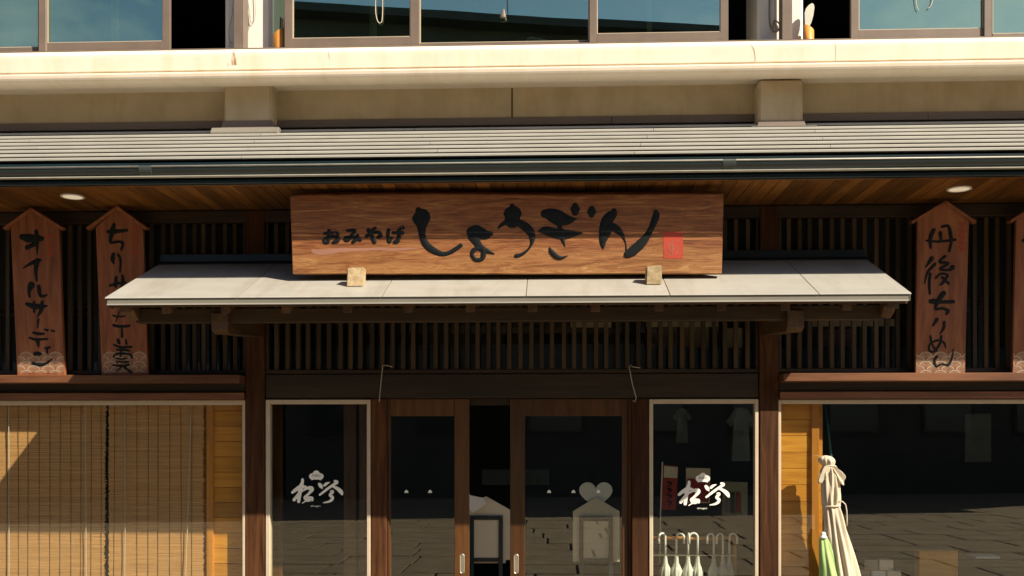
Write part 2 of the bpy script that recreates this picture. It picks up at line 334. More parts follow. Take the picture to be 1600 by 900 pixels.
def far_house(loc, rot, L, D_, H, rise, label, storeys, wins):
    root = empty('street_building', (0, 0, 0), label, 'building', 'buildings across the street')
    part = M().box(0, L, 0, -D_, 0, H).build('wall', GREYW, root)
    ov = .6
    M().prism([(ov + .0, H - .1), (ov, H + .12), (-D_ / 2, H + rise), (-D_ - ov, H + .12), (-D_ - ov, H - .1)], -.4, L + .4).build('roof', GREYR, root)
    n = wins; wp = pp = None
    for s in range(storeys):
        z = H - 1.9 - s * (H - 1.5) / storeys
        for i in range(n):
            x = (i + .5) * L / n
            if wp is None:
                wp = M().box(-.85, .85, -.01, .06, -.75, .75).build('window', GREYR, root); pp = M().box(-.75, .75, .061, .075, -.65, .65).build('pane', G_FAR, wp); a, b = wp, pp
            else:
                a = copy_at(wp, root, (0, 0, 0)); b = pp.copy(); col.objects.link(b); b.parent = a
            a.location = (x, 0, z)
    root.location = loc; root.rotation_euler = (0, 0, rot)
    return root
# local frame: front face towards local -y ... turned round to face the shop
a = R(-10.4)
L0 = 30
pR = Vector((-7.0 + L0 * math.cos(a), -19.6 + L0 * math.sin(a), 0))
far_house(pR, a + math.pi, L0, 9, 13.35, 1.0, 'long grey building with dark roof and rows of windows across the street', 4, 10)
big = [o for o in col.objects if o.name == 'street_building'][0]
for x_, w_, h_, dp in ((6.5, 2.6, 1.0, 3.), (10.5, 1.8, .8, 2.), (14.4, 2.2, .45, 3.), (3.2, 1.4, 1.1, 1.5)):  # boxes added on the roof only to make its shadow edge irregular
    M().box(x_, x_ + w_, -1.5, -1.5 - dp, 13.0, 13.5 + h_).box(x_ - .1, x_ + w_ + .1, -1.4, -1.6 - dp, 13.5 + h_, 13.62 + h_).build('shadow_breaker', GREYW, big)
far_house((-7.8, -19.5, 0), math.pi - .03, 13, 9, 8.6, 2.2, 'lower grey house beside the long building across the street', 2, 5)
far_house((-21.4, -19.0, 0), math.pi - .1, 16, 9, 9.6, 2.0, 'farthest grey house at the end of the street opposite', 3, 6)

# ================================================================== the shop building
shop = empty('shop_building', (0, 0, 0), 'two storey souvenir shop with dark timber front, metal eave and cream upper floor', 'building')
XL, XR = X(-170, 0), X(1770, 0) + 2.2         # extra length added out of view so the eave shades the right lattice
ZT = Z(622, 0)                                    # underside of the lintel
ZS = CH + 1.690                                   # soffit
ROOM = -4.6

# --- shop room shell
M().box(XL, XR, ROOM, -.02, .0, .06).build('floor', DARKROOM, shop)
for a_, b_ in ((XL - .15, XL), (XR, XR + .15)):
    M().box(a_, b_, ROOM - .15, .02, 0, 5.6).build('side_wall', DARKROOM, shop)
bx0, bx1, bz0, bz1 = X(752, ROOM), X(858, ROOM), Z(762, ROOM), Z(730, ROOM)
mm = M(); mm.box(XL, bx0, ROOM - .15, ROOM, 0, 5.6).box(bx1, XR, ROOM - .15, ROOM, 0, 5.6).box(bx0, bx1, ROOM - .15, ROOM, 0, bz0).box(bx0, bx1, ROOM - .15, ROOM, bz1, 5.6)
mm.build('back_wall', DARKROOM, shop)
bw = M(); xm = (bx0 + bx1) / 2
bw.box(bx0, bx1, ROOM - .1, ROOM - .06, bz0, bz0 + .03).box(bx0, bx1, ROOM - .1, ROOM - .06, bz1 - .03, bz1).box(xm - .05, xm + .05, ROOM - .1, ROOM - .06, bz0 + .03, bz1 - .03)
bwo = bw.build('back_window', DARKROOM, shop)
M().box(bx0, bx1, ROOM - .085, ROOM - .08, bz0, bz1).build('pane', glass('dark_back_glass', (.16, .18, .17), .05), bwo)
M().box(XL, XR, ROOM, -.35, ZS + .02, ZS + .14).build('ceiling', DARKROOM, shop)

# --- posts and beams
for a_, b_ in ((383, 413), (1187, 1217)):
    M().box(X(a_, 0), X(b_, 0), -.14, 0, 0, ZS - .003).build('post', W_POST, shop, bevel=.006)
for a_, b_ in ((579, 604), (987, 1014)):
    M().box(X(a_, -.01), X(b_, -.01), -.15, -.012, 0, ZT - .002).build('post', W_POST, shop, bevel=.006)
for a_, b_ in ((604.5, 608), (982, 986.5)):
    M().box(X(a_, -.03), X(b_, -.03), -.15, -.03, 0, ZT - .002).build('door_jamb', W_POST, shop, bevel=.003)
PX = [X(-170, 0), X(383, 0), X(413, 0), X(1187, 0), X(1217, 0), XR]
zlt = Z(583.5, 0)
M().box(PX[2] + .002, PX[3] - .002, -.14, -.015, ZT, zlt).build('lintel', W_DARK, shop, bevel=.006)
for a_, b_, lab in ((PX[0], PX[1] - .002, 'l'), (PX[4] + .002, PX[5], 'r')):
    M().box(a_, b_, -.14, -.012, Z(612, 0), Z(597, 0)).build('beam', W_DARK, shop, bevel=.004)
    M().box(a_, b_, -.14, .035, Z(623.5, .035), Z(612.5, .035)).build('window_header', W_LEDGE, shop, bevel=.004)
    M().box(a_, b_, -.12, .14, Z(597, .14), Z(584, .14)).build('ledge', W_LEDGE, shop, bevel=.005)
# --- lattice above: frame rails with one slat after another
ztop, zbot = Z(345, -.03), Z(577, -.03)
M().box(XL, XR, -.14, -.005, ztop, ZS - .002).build('top_beam', W_DARK, shop, bevel=.005)
sproto = None
for bay, (a_, b_) in enumerate(((PX[0], PX[1]), (PX[2], PX[3]), (PX[4], PX[5]))):
    rail = M().box(a_ + .002, b_ - .002, -.11, -.02, Z(583, -.02), zbot).box(a_ + .002, a_ + .025, -.11, -.02, zbot, ztop).box(b_ - .025, b_ - .002, -.11, -.02, zbot, ztop).build('lattice', W_DARK, shop, bevel=.003)
    pitch = .0797; n = int((b_ - a_ - .05) / pitch); st = (a_ + b_) / 2 - (n - 1) * pitch / 2
    if bay == 0: st = b_ - .085 - (n - 1) * pitch
    if bay == 2: st = a_ + .075
    for i in range(n):
        if sproto is None:
            sproto = M().box(-.0155, .0155, -.066, -.032, zbot, ztop - .002).build('slat', W_SLAT, rail, bevel=.002); o = sproto
        else: o = copy_at(sproto, rail, (0, 0, 0))
        o.location = (st + i * pitch + rnd.uniform(-.0015, .0015), rnd.uniform(-.001, .001), 0); o.rotation_euler = (0, rnd.uniform(-.002, .002), 0)
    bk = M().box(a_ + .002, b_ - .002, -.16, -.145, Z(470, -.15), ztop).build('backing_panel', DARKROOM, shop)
    tg = M().box(a_ + .002, b_ - .002, -.135, -.131, zbot - .02, Z(470, -.15)).build('transom_pane', G_SHOP, shop)
    if bay != 1:
        M().box(a_ + .002, b_ - .002, -.13, -.118, Z(478, -.12), Z(473, -.12)).box(a_ + .002, b_ - .002, -.13, -.118, Z(490, -.12), Z(486, -.12)).build('transom_rail', W_DARK, shop)

# --- stockroom shelf behind the lattice
shf = M().box(XL + .05, XR - .05, -.95, -.42, Z(545, -.42) - .03, Z(545, -.42)).build('stock_shelf', DARKROOM, shop)
M().box(XL + .05, XR - .05, -.44, -.415, Z(582, -.42), Z(546.5, -.42)).build('shelf_front', TEALP, shop)

# --- soffit boards
sof = M().box(XL, XR, -.34, .75, ZS + .012, ZS + .05).build('soffit', W_DARK, shop)
bp = None; w = .092; x = XL
while x < XR:
    if bp is None: bp = M().box(-w / 2 + .0015, w / 2 - .0015, -.002, .725, ZS, ZS + .012).build('board', W_SOFFIT, sof, bevel=.002); o = bp
    else: o = copy_at(bp, sof, (0, 0, 0))
    o.location = (x + w / 2, 0, 0); x += w
M().box(XL, XR, .727, .75, ZS - .005, ZS + .05).build('eave_trim', W_SOFFIT, shop, bevel=.003)

# --- eave roof: stepped metal courses
zf, zr = CH + 1.850, Z(198, -.28)
df, dr = .76, -.30; NC = 8
def rz(d): return zf + (zr - zf) * (df - d) / (df - dr)
deck = M().prism([(df - .02, rz(df) - .05), (df - .02, rz(df) - .012), (dr, rz(dr) - .012), (dr, rz(dr) - .05)], XL, XR).build('eave_roof', W_DARK, shop)
for c in range(NC):
    d1 = df - c * (df - dr) / NC; d0 = df - (c + 1) * (df - dr) / NC
    z1, z0 = rz(d1), rz(d0)
    prof = [(d0 - .012, z0 - .002), (d0 - .012, z0 + .003), (d1 - .006, z1 + .030), (d1 + .004, z1 + .028), (d1 + .010, z1 + .022), (d1 + .010, z1 + .0095), (d1 + .002, z1 + .008), (d1 - .003, z1 + .012), (d1 - .02, z1 + .008)]
    jx = [X((378 + c * 5 if c % 2 == 0 else 690 - c * 6) + k * 613, d1) for k in range(-2, 6)]
    xs = [XL] + [j for j in sorted(jx) if XL + .3 < j < XR - .3] + [XR]
    for a_, b_ in zip(xs[:-1], xs[1:]):
        M().prism(prof, a_ + .0015, b_ - .0015).build('roof_panel', METAL, deck)
# fascia and gutter
zg0 = Z(276, .79)
M().box(XL, XR, .751, .76, ZS - .004, zf - .012).build('fascia', NAVY, shop)
def arc(cd, cz, r, a0, a1, n): return [(cd + r * math.cos(R(a0 + (a1 - a0) * i / n)), cz + r * math.sin(R(a0 + (a1 - a0) * i / n))) for i in range(n + 1)]
gz = Z(253, .80); gr = .055
gcd, gcz = .815, Z(255, .86)
outer = arc(gcd, gcz, .055, 0, -180, 14); inner = arc(gcd, gcz, .051, -180, 0, 14)
gut = M().prism(outer + inner, XL, XR).build('gutter', NAVY, shop, smooth=False)
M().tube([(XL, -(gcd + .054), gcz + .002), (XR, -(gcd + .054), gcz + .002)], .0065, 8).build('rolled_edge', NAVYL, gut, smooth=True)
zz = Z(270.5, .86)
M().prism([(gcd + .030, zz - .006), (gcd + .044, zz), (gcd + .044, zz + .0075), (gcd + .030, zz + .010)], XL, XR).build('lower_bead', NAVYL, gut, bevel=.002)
for px in (233, 1137):
    xx = X(px, .8); hw = .0425
    ao = arc(gcd, gcz, .0605, 8, -178, 14); ai = arc(gcd, gcz, .0555, -178, 8, 14)
    M().prism(ao + ai, xx - hw, xx + hw).build('joint_sleeve', plain('sleeve_paint', (.05, .066, .064), (.04, .052, .05), scale=8, rough=.35, bumps=0), gut, bevel=.001)
M().box(XL, XR, .761, .805, ZS - .008, ZS + .02).build('eave_board', NAVY, shop, bevel=.004)

# --- beam wall, stub columns, cornice
zc0 = Z(137, -.30); 
xj = X(800, -.3)
for a_, b_ in ((XL, xj - .006), (xj + .006, XR)):
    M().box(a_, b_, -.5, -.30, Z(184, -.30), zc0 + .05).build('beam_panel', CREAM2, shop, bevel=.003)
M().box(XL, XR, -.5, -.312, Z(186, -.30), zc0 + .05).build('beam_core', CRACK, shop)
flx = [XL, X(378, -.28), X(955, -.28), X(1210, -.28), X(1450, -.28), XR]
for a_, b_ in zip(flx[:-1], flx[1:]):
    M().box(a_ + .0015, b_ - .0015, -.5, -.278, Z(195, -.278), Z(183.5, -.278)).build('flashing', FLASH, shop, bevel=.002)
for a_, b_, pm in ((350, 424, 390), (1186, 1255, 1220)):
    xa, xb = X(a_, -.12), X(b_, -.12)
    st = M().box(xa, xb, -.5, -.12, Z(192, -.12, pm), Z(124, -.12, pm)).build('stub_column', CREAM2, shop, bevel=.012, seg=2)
    za, zb = Z(200, -.11, pm), Z(188, -.11, pm)
    M().add([(xa - .02, .105, za), (xb + .02, .105, za), (xb + .006, .112, zb), (xa - .006, .112, zb), (xa - .02, .4, za), (xb + .02, .4, za), (xb + .006, .4, zb), (xa - .006, .4, zb)],
            [(0, 1, 2, 3), (7, 6, 5, 4), (0, 4, 5, 1), (1, 5, 6, 2), (2, 6, 7, 3), (3, 7, 4, 0)]).build('base_flashing', FLASH, st, bevel=.003)
    zt_ = Z(204, -.06, pm)
    M().prism([(-.03, rz(-.03) + .026), (-.025, rz(-.03) + .040), (-.06, zt_ + .025), (-.115, zt_ + .028), (-.115, zt_)], xa - .075, xb + .075).build('apron_flashing', METAL2, st, bevel=.003)
zA, zB, zC, zD = Z(76, .08), Z(102, .08), Z(105, .10), Z(112, .10)
prof = [(-.02, Z(70.5, -.02)), (.03, Z(72, .03)), (.062, Z(73.5, .06)), (.078, zA), (.08, zA - .02), (.08, zB), (.06, zB - .004), (.06, zC + .004), (.10, zC), (.104, zC - .012), (.10, zD)]
zU = Z(137, -.30)
under = [(.094, zD - .012), (.078, zD - .022), (.05, zD - .026), (.0, zD - .022), (-.08, zD - .012), (-.20, zU - .006), (-.30, zU)]
prof += under + [(-.5, zU), (-.5, Z(70.5, -.02))]
jc = [XL, X(372, .1), X(1172, .1), XR]
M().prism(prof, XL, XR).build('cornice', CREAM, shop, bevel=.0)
UNDERZ = zD
# --- cracks and the rust run below the window post
def onface(px, py, lift): return P(px, py, .081 + lift)
def stroke_part(name, strokes, place, material, parent, **kw):
    m = M()
    for s in strokes: brush(m, s, place, **kw)
    return m.build(name, material, parent, smooth=True)
STAINT, nt_, b_ = mat('rust_run'); b_.inputs['Base Color'].default_value = (.40, .20, .06, 1); b_.inputs['Roughness'].default_value = .9
tr_ = node(nt_, 'ShaderNodeBsdfTransparent'); mx_ = node(nt_, 'ShaderNodeMixShader'); nn_ = node(nt_, 'ShaderNodeTexNoise', Scale=1, Detail=6); nt_.links.new(coords(nt_, (90, 90, 9)), nn_.inputs['Vector'])
rc_ = ramp(nt_, nn_.outputs['Fac'], [(.40, (.05, .05, .05)), (.66, (.75, .75, .75))]); nt_.links.new(rc_, mx_.inputs[0]); nt_.links.new(tr_.outputs[0], mx_.inputs[1]); nt_.links.new(b_.outputs[0], mx_.inputs[2]); nt_.links.new(mx_.outputs[0], nt_.nodes['Material Output'].inputs['Surface'])
for w0, w1 in ((2, 5.5), (1.2, 3.2), (.7, 1.8)):
    m = M().add([onface(365.5 - w0, 79, .001 / w0), onface(365.5 + w0, 79, .001 / w0), onface(366 + w1, 101.5, .001 / w0), onface(366 - w1, 101.5, .001 / w0)], [(0, 1, 2, 3)]); m.build('rust_stain', STAINT, shop)
stroke_part('crack', [[(1173, 69, .5), (1178, 77, .7), (1180, 88, .6), (1180, 96, .6)], [(1305, 66, .4), (1306, 80, .4), (1305.5, 95, .4)], [(356, 97, .4), (357, 104, .4)], [(513, 79, .4), (515, 92, .4)]], onface, CRACK, shop, raise_=0)

# --- upper window strip
dU = -.03
def zpx(py, px): return Z(py, dU, px)
zsill = Z(72, dU); ztopw = zsill + 1.5
M().box(XL, XR, -.14, -.02, Z(73.5, -.02), Z(68, -.02)).build('sill_track', TAUPE, shop, bevel=.003)
def post_up(a_, b_, d1=-.022):
    M().box(X(a_, d1), X(b_, d1), -.13, d1, Z(68, -.02) - .002, ztopw).build('window_post', TAUPE, shop, bevel=.003)
for a_, b_ in ((60, 72), (365, 381), (921, 932), (1222, 1238), (1538, 1550)): post_up(a_, b_)
def sash(a_, b_, gx0, gx1, gpy, d, mull=None):
    pm = (a_ + b_) / 2; x0, x1, g0, g1 = X(a_, d), X(b_, d), X(gx0, d), X(gx1, d)
    zb = Z(69, d); zg = Z(gpy, d, pm)
    f = M().box(x0, g0, d - .035, d, zb, ztopw).box(g1, x1, d - .035, d, zb, ztopw).box(g0, g1, d - .035, d, zb, zg).build('window_sash', TAUPE, shop, bevel=.002)
    M().box(g0 - .004, g1 + .004, d - .02, d - .015, zg - .004, ztopw).build('pane', G_UP, f)
    lip = M().box(g0, g1, d - .014, d - .006, zg, zg + .006).box(g0, g0 + .006, d - .014, d - .006, zg + .006, ztopw).box(g1 - .005, g1, d - .014, d - .006, zg + .006, ztopw).build('glazing_bead', ALU, f)
    if mull: M().box(X(mull[0], d), X(mull[1], d), d - .10, d - .06, zg, ztopw).build('inner_stile', ALU, f)
sash(-140, 60, -130, 59.5, 75, -.075)
sash(72.5, 265, 72.8, 254, 65.5, -.04, (168, 177))
sash(444.5, 655, 457, 641, 58.5, -.04, (575, 585))
sash(655.5, 920.5, 655.8, 920.2, 65.5, -.075)
sash(932.5, 1138, 932.8, 1126, 51, -.04, (1012, 1020))
sash(1330, 1537.5, 1342, 1537, 45.5, -.04, (1440, 1448))
sash(1550.5, 1750, 1551, 1740, 51, -.075)
# upper room
ZU = zsill - .03
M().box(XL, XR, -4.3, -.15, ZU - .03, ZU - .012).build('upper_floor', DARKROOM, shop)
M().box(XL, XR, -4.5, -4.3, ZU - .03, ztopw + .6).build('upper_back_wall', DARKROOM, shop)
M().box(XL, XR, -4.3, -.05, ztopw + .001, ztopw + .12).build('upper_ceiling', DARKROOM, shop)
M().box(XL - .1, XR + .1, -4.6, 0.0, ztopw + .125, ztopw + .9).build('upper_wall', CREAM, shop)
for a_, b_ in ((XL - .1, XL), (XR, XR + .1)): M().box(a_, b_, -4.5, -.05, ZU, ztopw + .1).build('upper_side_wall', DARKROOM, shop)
M().box(X(350, -.18), X(426, -.18), -.65, -.18, ZU - .01, ztopw).build('upper_column', WHITEP, shop, bevel=.035)
M().box(X(1184, -.18), X(1255.5, -.18), -.65, -.18, ZU - .01, ztopw).build('upper_column', WHITEP, shop, bevel=.02)

# --- entrance canopy
dF = .95
cx0, cx1 = X(163, dF), X(1425, dF)
zcf, zcr = Z(461.5, dF), Z(407, 0)
def cz(d): return zcf + (zcr - zcf) * (dF - d) / dF
can = M().prism([(.925, cz(.925) - .072), (.93, cz(.93) - .006), (.004, cz(.004) - .006), (.004, cz(.004) - .072)], cx0 + .02, cx1 - .02).build('canopy', W_CAN, shop)
seams = [163, 372, 597, 822, 1047, 1280, 1425]
sx = [X(p, dF) for p in seams]
for a_, b_ in zip(sx[:-1], sx[1:]):
    M().prism([(.002, cz(0) - .005), (.002, cz(0)), (dF - .006, cz(dF - .006)), (dF, cz(dF) - .003), (dF, cz(dF) - .0055), (dF - .012, cz(dF) - .006)], a_ + .003, b_ - .003).build('roof_panel', METALC, can)
for s_ in sx[1:-1]:
    M().prism([(.01, cz(0) - .0058), (.01, cz(0) - .0045), (dF - .03, cz(dF - .03) - .0045), (dF - .03, cz(dF - .03) - .0058)], s_ - .006, s_ + .006).build('seam', CRACK, can)
M().prism([(.004, cz(0)), (.004, cz(0) + .06), (.012, cz(0) + .06), (.016, cz(0) + .008), (.06, cz(.06) + .006), (.06, cz(.06) + .002)], cx0, cx1).build('wall_flashing', NAVY, can)
zfb = Z(473.5, dF)
M().prism([(.934, zfb + .004), (.934, cz(dF) - .007), (.942, cz(dF) - .007), (.942, zfb + .012), (.951, zfb + .008), (.951, zfb), (.934, zfb)], cx0 + .016, cx1 - .018).build('fascia', METAL2, can)
M().box(cx0 + .018, cx1 - .02, .9445, .9515, zfb + .0005, zfb + .0075).build('drip_edge', METAL, can)
for a_ in (cx0 + .003, cx1 - .008):
    M().prism([(.01, cz(0) - .045), (.01, cz(0) - .006), (.93, cz(.93) - .006), (.93, zfb + .005)], a_, a_ + .005).build('side_fascia', METAL2, can)
# rafters
rpx = [260, 352, 447, 543, 638, 735, 832, 930, 1030, 1127, 1227, 1323]
rp = None
def rafter_prof(d0, d1, h): return [(d0, cz(d0) - .073), (d1, cz(d1) - .073), (d1, cz(d1) - .073 - h), (d0, cz(d0) - .073 - h)]
for p_ in rpx:
    xx = X(p_, .88)
    if rp is None: rp = M().prism(rafter_prof(.0, .885, .055), -.03, .03).build('rafter', W_CAN, can, bevel=.003); o = rp
    else: o = copy_at(rp, can, (0, 0, 0))
    o.location = (xx, 0, 0)
for p_ in (199, 1392):
    xx = X(p_, .86)
    pr = [(.0, cz(0) - .073), (.90, cz(.9) - .073), (.90, cz(.9) - .115), (.86, cz(.86) - .10), (.80, cz(.8) - .17), (.74, cz(.8) - .20), (.70, cz(.8) - .15), (.55, cz(.5) - .13), (.0, cz(0) - .13)]
    M().prism(pr, xx - .038, xx + .038).build('end_rafter', W_CAN, can, bevel=.004)
zp0, zp1 = Z(502, .76), Z(484, .76)
M().box(X(212, .76), X(1380, .76), .69, .76, zp0, cz(.76) - .1285).build('purlin', W_BEAM, can, bevel=.004)
M().box(cx0 + .3, cx1 - .3, -.005, .05, Z(470, 0), cz(.05) - .13).build('wall_plate', W_DARK, can, bevel=.004)
for p_ in (398, 1202):
    xx = X(p_, 0)
    M().prism([(-.02, Z(489, .4)), (.80, Z(486.5, .80)), (.80, Z(514, .80)), (.74, Z(519, .80)), (-.02, Z(525, 0))], xx - .055, xx + .055).build('bracket', W_CAN, can, bevel=.005)

# --- windows of the ground floor
ZB = .34
M().box(PX[0], PX[1], -.13, -.01, 0, ZB - .002).build('sill_wall', W_DARK, shop)
M().box(PX[4], PX[5], -.13, -.01, 0, ZB - .002).build('sill_wall', W_DARK, shop)
def shopwin(a_, b_, ga, gb, pyt, pyg, d=-.005):
    x0, x1, g0, g1 = X(a_, d), X(b_, d), X(ga, d), X(gb, d); zt, zg = Z(pyt, d), Z(pyg, d)
    f = M().box(x0, g0, d - .07, d, ZB, zt).box(g1, x1, d - .07, d, ZB, zt).box(g0, g1, d - .07, d, zg, zt).box(g0, g1, d - .07, d, ZB, ZB + .04).build('window', ALU, shop, bevel=.003)
    M().box(g0 - .005, g1 + .005, d - .038, d - .032, ZB + .03, zg + .005).build('pane', G_SHOP, f); return f
shopwin(-170, 383, -160, 378.5, 624.5, 632)
shopwin(415, 578.5, 421.5, 573, 624, 631)
shopwin(1014.5, 1185, 1020.5, 1179.5, 624, 631)
shopwin(1215, 2200, 1220.5, 2190, 625, 631.5)
for a_, b_ in ((416, 578), (1015, 1186)): M().box(X(a_, -.01), X(b_, -.01), -.12, -.011, 0, ZB - .002).build('sill_wall', W_DARK, shop)

for a_, b_ in ((424, 440), (537, 556), (561, 572)): M().box(X(a_, -.28), X(b_, -.28), -.34, -.28, .06, ZT + .1).build('inner_stile', W_DOOR, shop, bevel=.003)
# --- sliding doors
def door(a_, b_, ga, gb, d, hx, name='sliding_door'):
    x0, x1, g0, g1 = X(a_, d), X(b_, d), X(ga, d), X(gb, d); zt = ZT - .004; zg = Z(650, d)
    f = M().box(x0, g0 - .0, d - .035, d, .05, zt).box(g1, x1, d - .035, d, .05, zt).box(g0 + .001, g1 - .001, d - .034, d - .002, zg, zt).box(g0 + .001, g1 - .001, d - .034, d - .002, .05, .35).build(name, W_DOOR, shop, bevel=.003)
    M().box(g0 - .004, g1 + .004, d - .02, d - .015, .34, zg + .004).build('pane', G_SHOP, f)
    # recessed oval pull
    xx = X(hx, d); z0, z1 = Z(897, d), Z(865.5, d); r = .019
    def oval(rr, dd): 
        pts = []
        for i in range(24):
            a = 2 * math.pi * i / 24; cz_ = z1 - r if math.sin(a) >= 0 else z0 + r
            pts.append(Vector((xx + rr * math.cos(a), -dd, cz_ + rr * math.sin(a))))
        return pts
    h = M(); A, B, Cc = oval(r, d + .001), oval(r - .004, d + .003), oval(r - .008, d + .0008)
    h.v = A + B + Cc
    for i in range(24):
        j = (i + 1) % 24; h.f += [(i, j, j + 24, i + 24), (i + 24, j + 24, j + 48, i + 48)]
    h.f.append(tuple(range(48, 72)))
    h.build('door_pull', STEEL, f, smooth=False)
    return f
door(608.5, 733, 609.5, 710, -.05, 722)
door(797, 981.5, 820, 972, -.05, 806.5)
M().box(X(607, -.1), X(984, -.1), -.15, -.1, ZT - .05, ZT - .003).build('door_track', W_DARK, shop)

# ================================================================== signs
def sign_plane(pyb, pyt, d, lean):
    p0 = Vector((0, -d, Z(pyb, d))); p1 = Vector((0, -(d + lean), Z(pyt, d + lean)))
    up = (p1 - p0).normalized(); n = up.cross(Vector((1, 0, 0))).normalized()
    if n.y > 0: n = -n
    return p0, n, up
def placer(p0, n):
    return lambda px, py, lift: PL(px, py, p0, n) + n * lift
# --- the big name board over the canopy
p0, n, up = sign_plane(428.5, 303, .585, .052)
pl = placer(p0, n)
cb = pl(792, 428.5, 0)
board = empty('wooden_signboard', cb, 'long wooden name board with big black brush lettering standing on the entrance canopy', 'sign')
tops = [(453, 306.5), (470, 305), (520, 304), (600, 303.2), (700, 303), (800, 304), (880, 304.6), (960, 304), (1050, 303.4), (1131, 303)]
bots = [(1128, 428), (1050, 428.3), (960, 428), (880, 428.6), (800, 428.4), (700, 428.2), (600, 428.6), (520, 428.3), (470, 428.6), (457, 428.5)]
fr = [pl(x, y, 0) for x, y in tops + bots]; k = len(fr)
bk = [v - n * .075 + up * (.03 if i < len(tops) else 0) for i, v in enumerate(fr)]
m = M(); m.v = fr + bk; h = len(tops)
m.f = [(i, i + 1, k - 2 - i, k - 1 - i) for i in range(h - 1)] + [(k + k - 1 - i, k + k - 2 - i, k + i + 1, k + i) for i in range(h - 1)] + [(i, i + k, (i + 1) % k + k, (i + 1) % k) for i in range(k)]
m.build('board', W_SIGN, board, bevel=.005, seg=2)
def sc_(pts, ox, oy, k): return [(ox + x / k, oy + y / k, w / k) for x, y, w in pts]
G2 = lambda *st: [sc_(s, 640, 310, 8) for s in st]
G3 = lambda *st: [sc_(s, 830, 310, 6.4) for s in st]
G1 = lambda *st: [sc_(s, 490, 340, 10) for s in st]
chars = [
 G2([(112, 150, 70), (125, 175, 150), (142, 225, 200), (148, 285, 180), (151, 340, 118), (153, 400, 88), (166, 500, 72), (208, 580, 80), (290, 647, 76), (400, 693, 56), (490, 683, 46), (570, 637, 48), (640, 588, 46)]),
 G2([(775, 420, 110), (830, 415, 142), (895, 440, 130), (960, 455, 100), (1020, 440, 46)], [(800, 470, 130), (845, 555, 84), (880, 612, 80), (960, 655, 56), (1055, 692, 16)],
    [(860, 622, 40), (805, 645, 50), (782, 700, 42), (815, 757, 44), (862, 770, 46), (908, 752, 48), (925, 700, 58), (925, 650, 62)]),
 G2([(1282, 95, 50), (1285, 130, 150), (1287, 190, 198), (1285, 240, 165), (1285, 275, 170)], [(1108, 372, 20), (1160, 325, 42), (1230, 296, 52), (1320, 296, 64), (1400, 324, 88), (1470, 374, 96), (1520, 440, 84), (1535, 510, 58), (1520, 580, 28), (1480, 640, 24), (1420, 690, 34), (1365, 714, 40), (1335, 718, 46)]),
 G3([(140, 155, 76), (185, 160, 108), (260, 190, 132), (330, 212, 110), (400, 214, 60), (452, 200, 10)], [(262, 120, 18), (275, 200, 64), (285, 290, 40), (300, 340, 64), (318, 420, 30), (338, 478, 10)],
    [(80, 325, 18), (140, 322, 74), (220, 345, 82), (310, 360, 86), (400, 356, 64), (508, 345, 14)], [(185, 492, 12), (203, 532, 42), (250, 580, 46), (300, 595, 30), (365, 575, 6)],
    [(440, 78, 56), (440, 108, 84), (440, 140, 60)], [(606, 108, 52), (605, 137, 78), (602, 168, 48)]),
 G3([(828, 125, 44), (818, 155, 76), (765, 210, 96), (724, 290, 72), (714, 380, 62), (716, 450, 54), (720, 508, 8)], [(722, 420, 56), (768, 305, 90), (820, 290, 74), (880, 332, 58), (920, 382, 28), (945, 450, 11), (950, 512, 16)],
    [(966, 558, 66), (1010, 530, 84), (1090, 460, 82), (1150, 390, 62), (1200, 300, 50), (1232, 225, 58), (1249, 172, 62), (1247, 140, 44)]),
 G1([(165, 250, 34), (230, 245, 42), (300, 240, 42)], [(240, 205, 46), (237, 280, 50), (228, 380, 46), (175, 385, 42), (168, 340, 42), (225, 312, 36), (300, 297, 42), (372, 315, 56), (372, 362, 58), (310, 388, 44)], [(348, 225, 26), (382, 258, 46)]),
 G1([(530, 205, 40), (640, 203, 46), (602, 270, 48), (540, 352, 46), (492, 350, 42), (497, 312, 38), (560, 297, 34), (650, 312, 48), (728, 348, 52)], [(690, 275, 42), (668, 335, 52), (616, 382, 46)]),
 G1([(830, 292, 50), (900, 252, 42), (1000, 228, 44), (1046, 262, 52), (1036, 300, 50), (1000, 310, 36)], [(856, 195, 50), (904, 285, 52), (952, 378, 58)], [(908, 203, 38), (964, 168, 42)]),
 G1([(1172, 195, 50), (1162, 270, 48), (1172, 355, 48), (1192, 378, 48), (1222, 315, 30)], [(1240, 238, 40), (1395, 240, 48)], [(1332, 195, 44), (1333, 300, 52), (1312, 368, 58), (1272, 380, 50)], [(1352, 150, 20), (1368, 184, 32)], [(1390, 134, 20), (1408, 168, 32)]),
]
for ci, ch in enumerate(chars):
    m = M()
    for i, s in enumerate(ch): brush(m, [(x, y, w * (1.16 if ci < 5 else 1.22)) for x, y, w in s], pl, base=.0012 + .0007 * i, raise_=.004, rough=.03)
    m.build('letter', INK, board, smooth=True)
def rrect(x0, y0, x1, y1, r, pl_, lift):
    pts = []
    for cx_, cy_, a0 in ((x1 - r, y0 + r, -90), (x1 - r, y1 - r, 0), (x0 + r, y1 - r, 90), (x0 + r, y0 + r, 180)):
        for i in range(5): a = R(a0 + 90 * i / 4); pts.append(pl_(cx_ + r * math.cos(a), cy_ + r * math.sin(a), lift))
    return pts
seal = M(); q = rrect(1036.5, 362, 1067, 404, 2, pl, .0012); seal.add(q, [tuple(range(len(q)))])
seal = seal.build('seal_stamp', REDP, board)
m = M()
for s in ([(1044, 384, 1), (1049, 381, 1), (1053, 388, 1), (1047, 392, 1), (1044, 384, 1)], [(1050, 374, .8), (1050, 400, .8)], [(1055, 382, .8), (1060, 390, .8), (1054, 397, .8)], [(1042, 397, .8), (1047, 400, .8)], [(1056, 376, .8), (1061, 378, .8)]):
    brush(m, s, pl, raise_=0, base=.002)
m.build('seal_mark', PINK, seal)
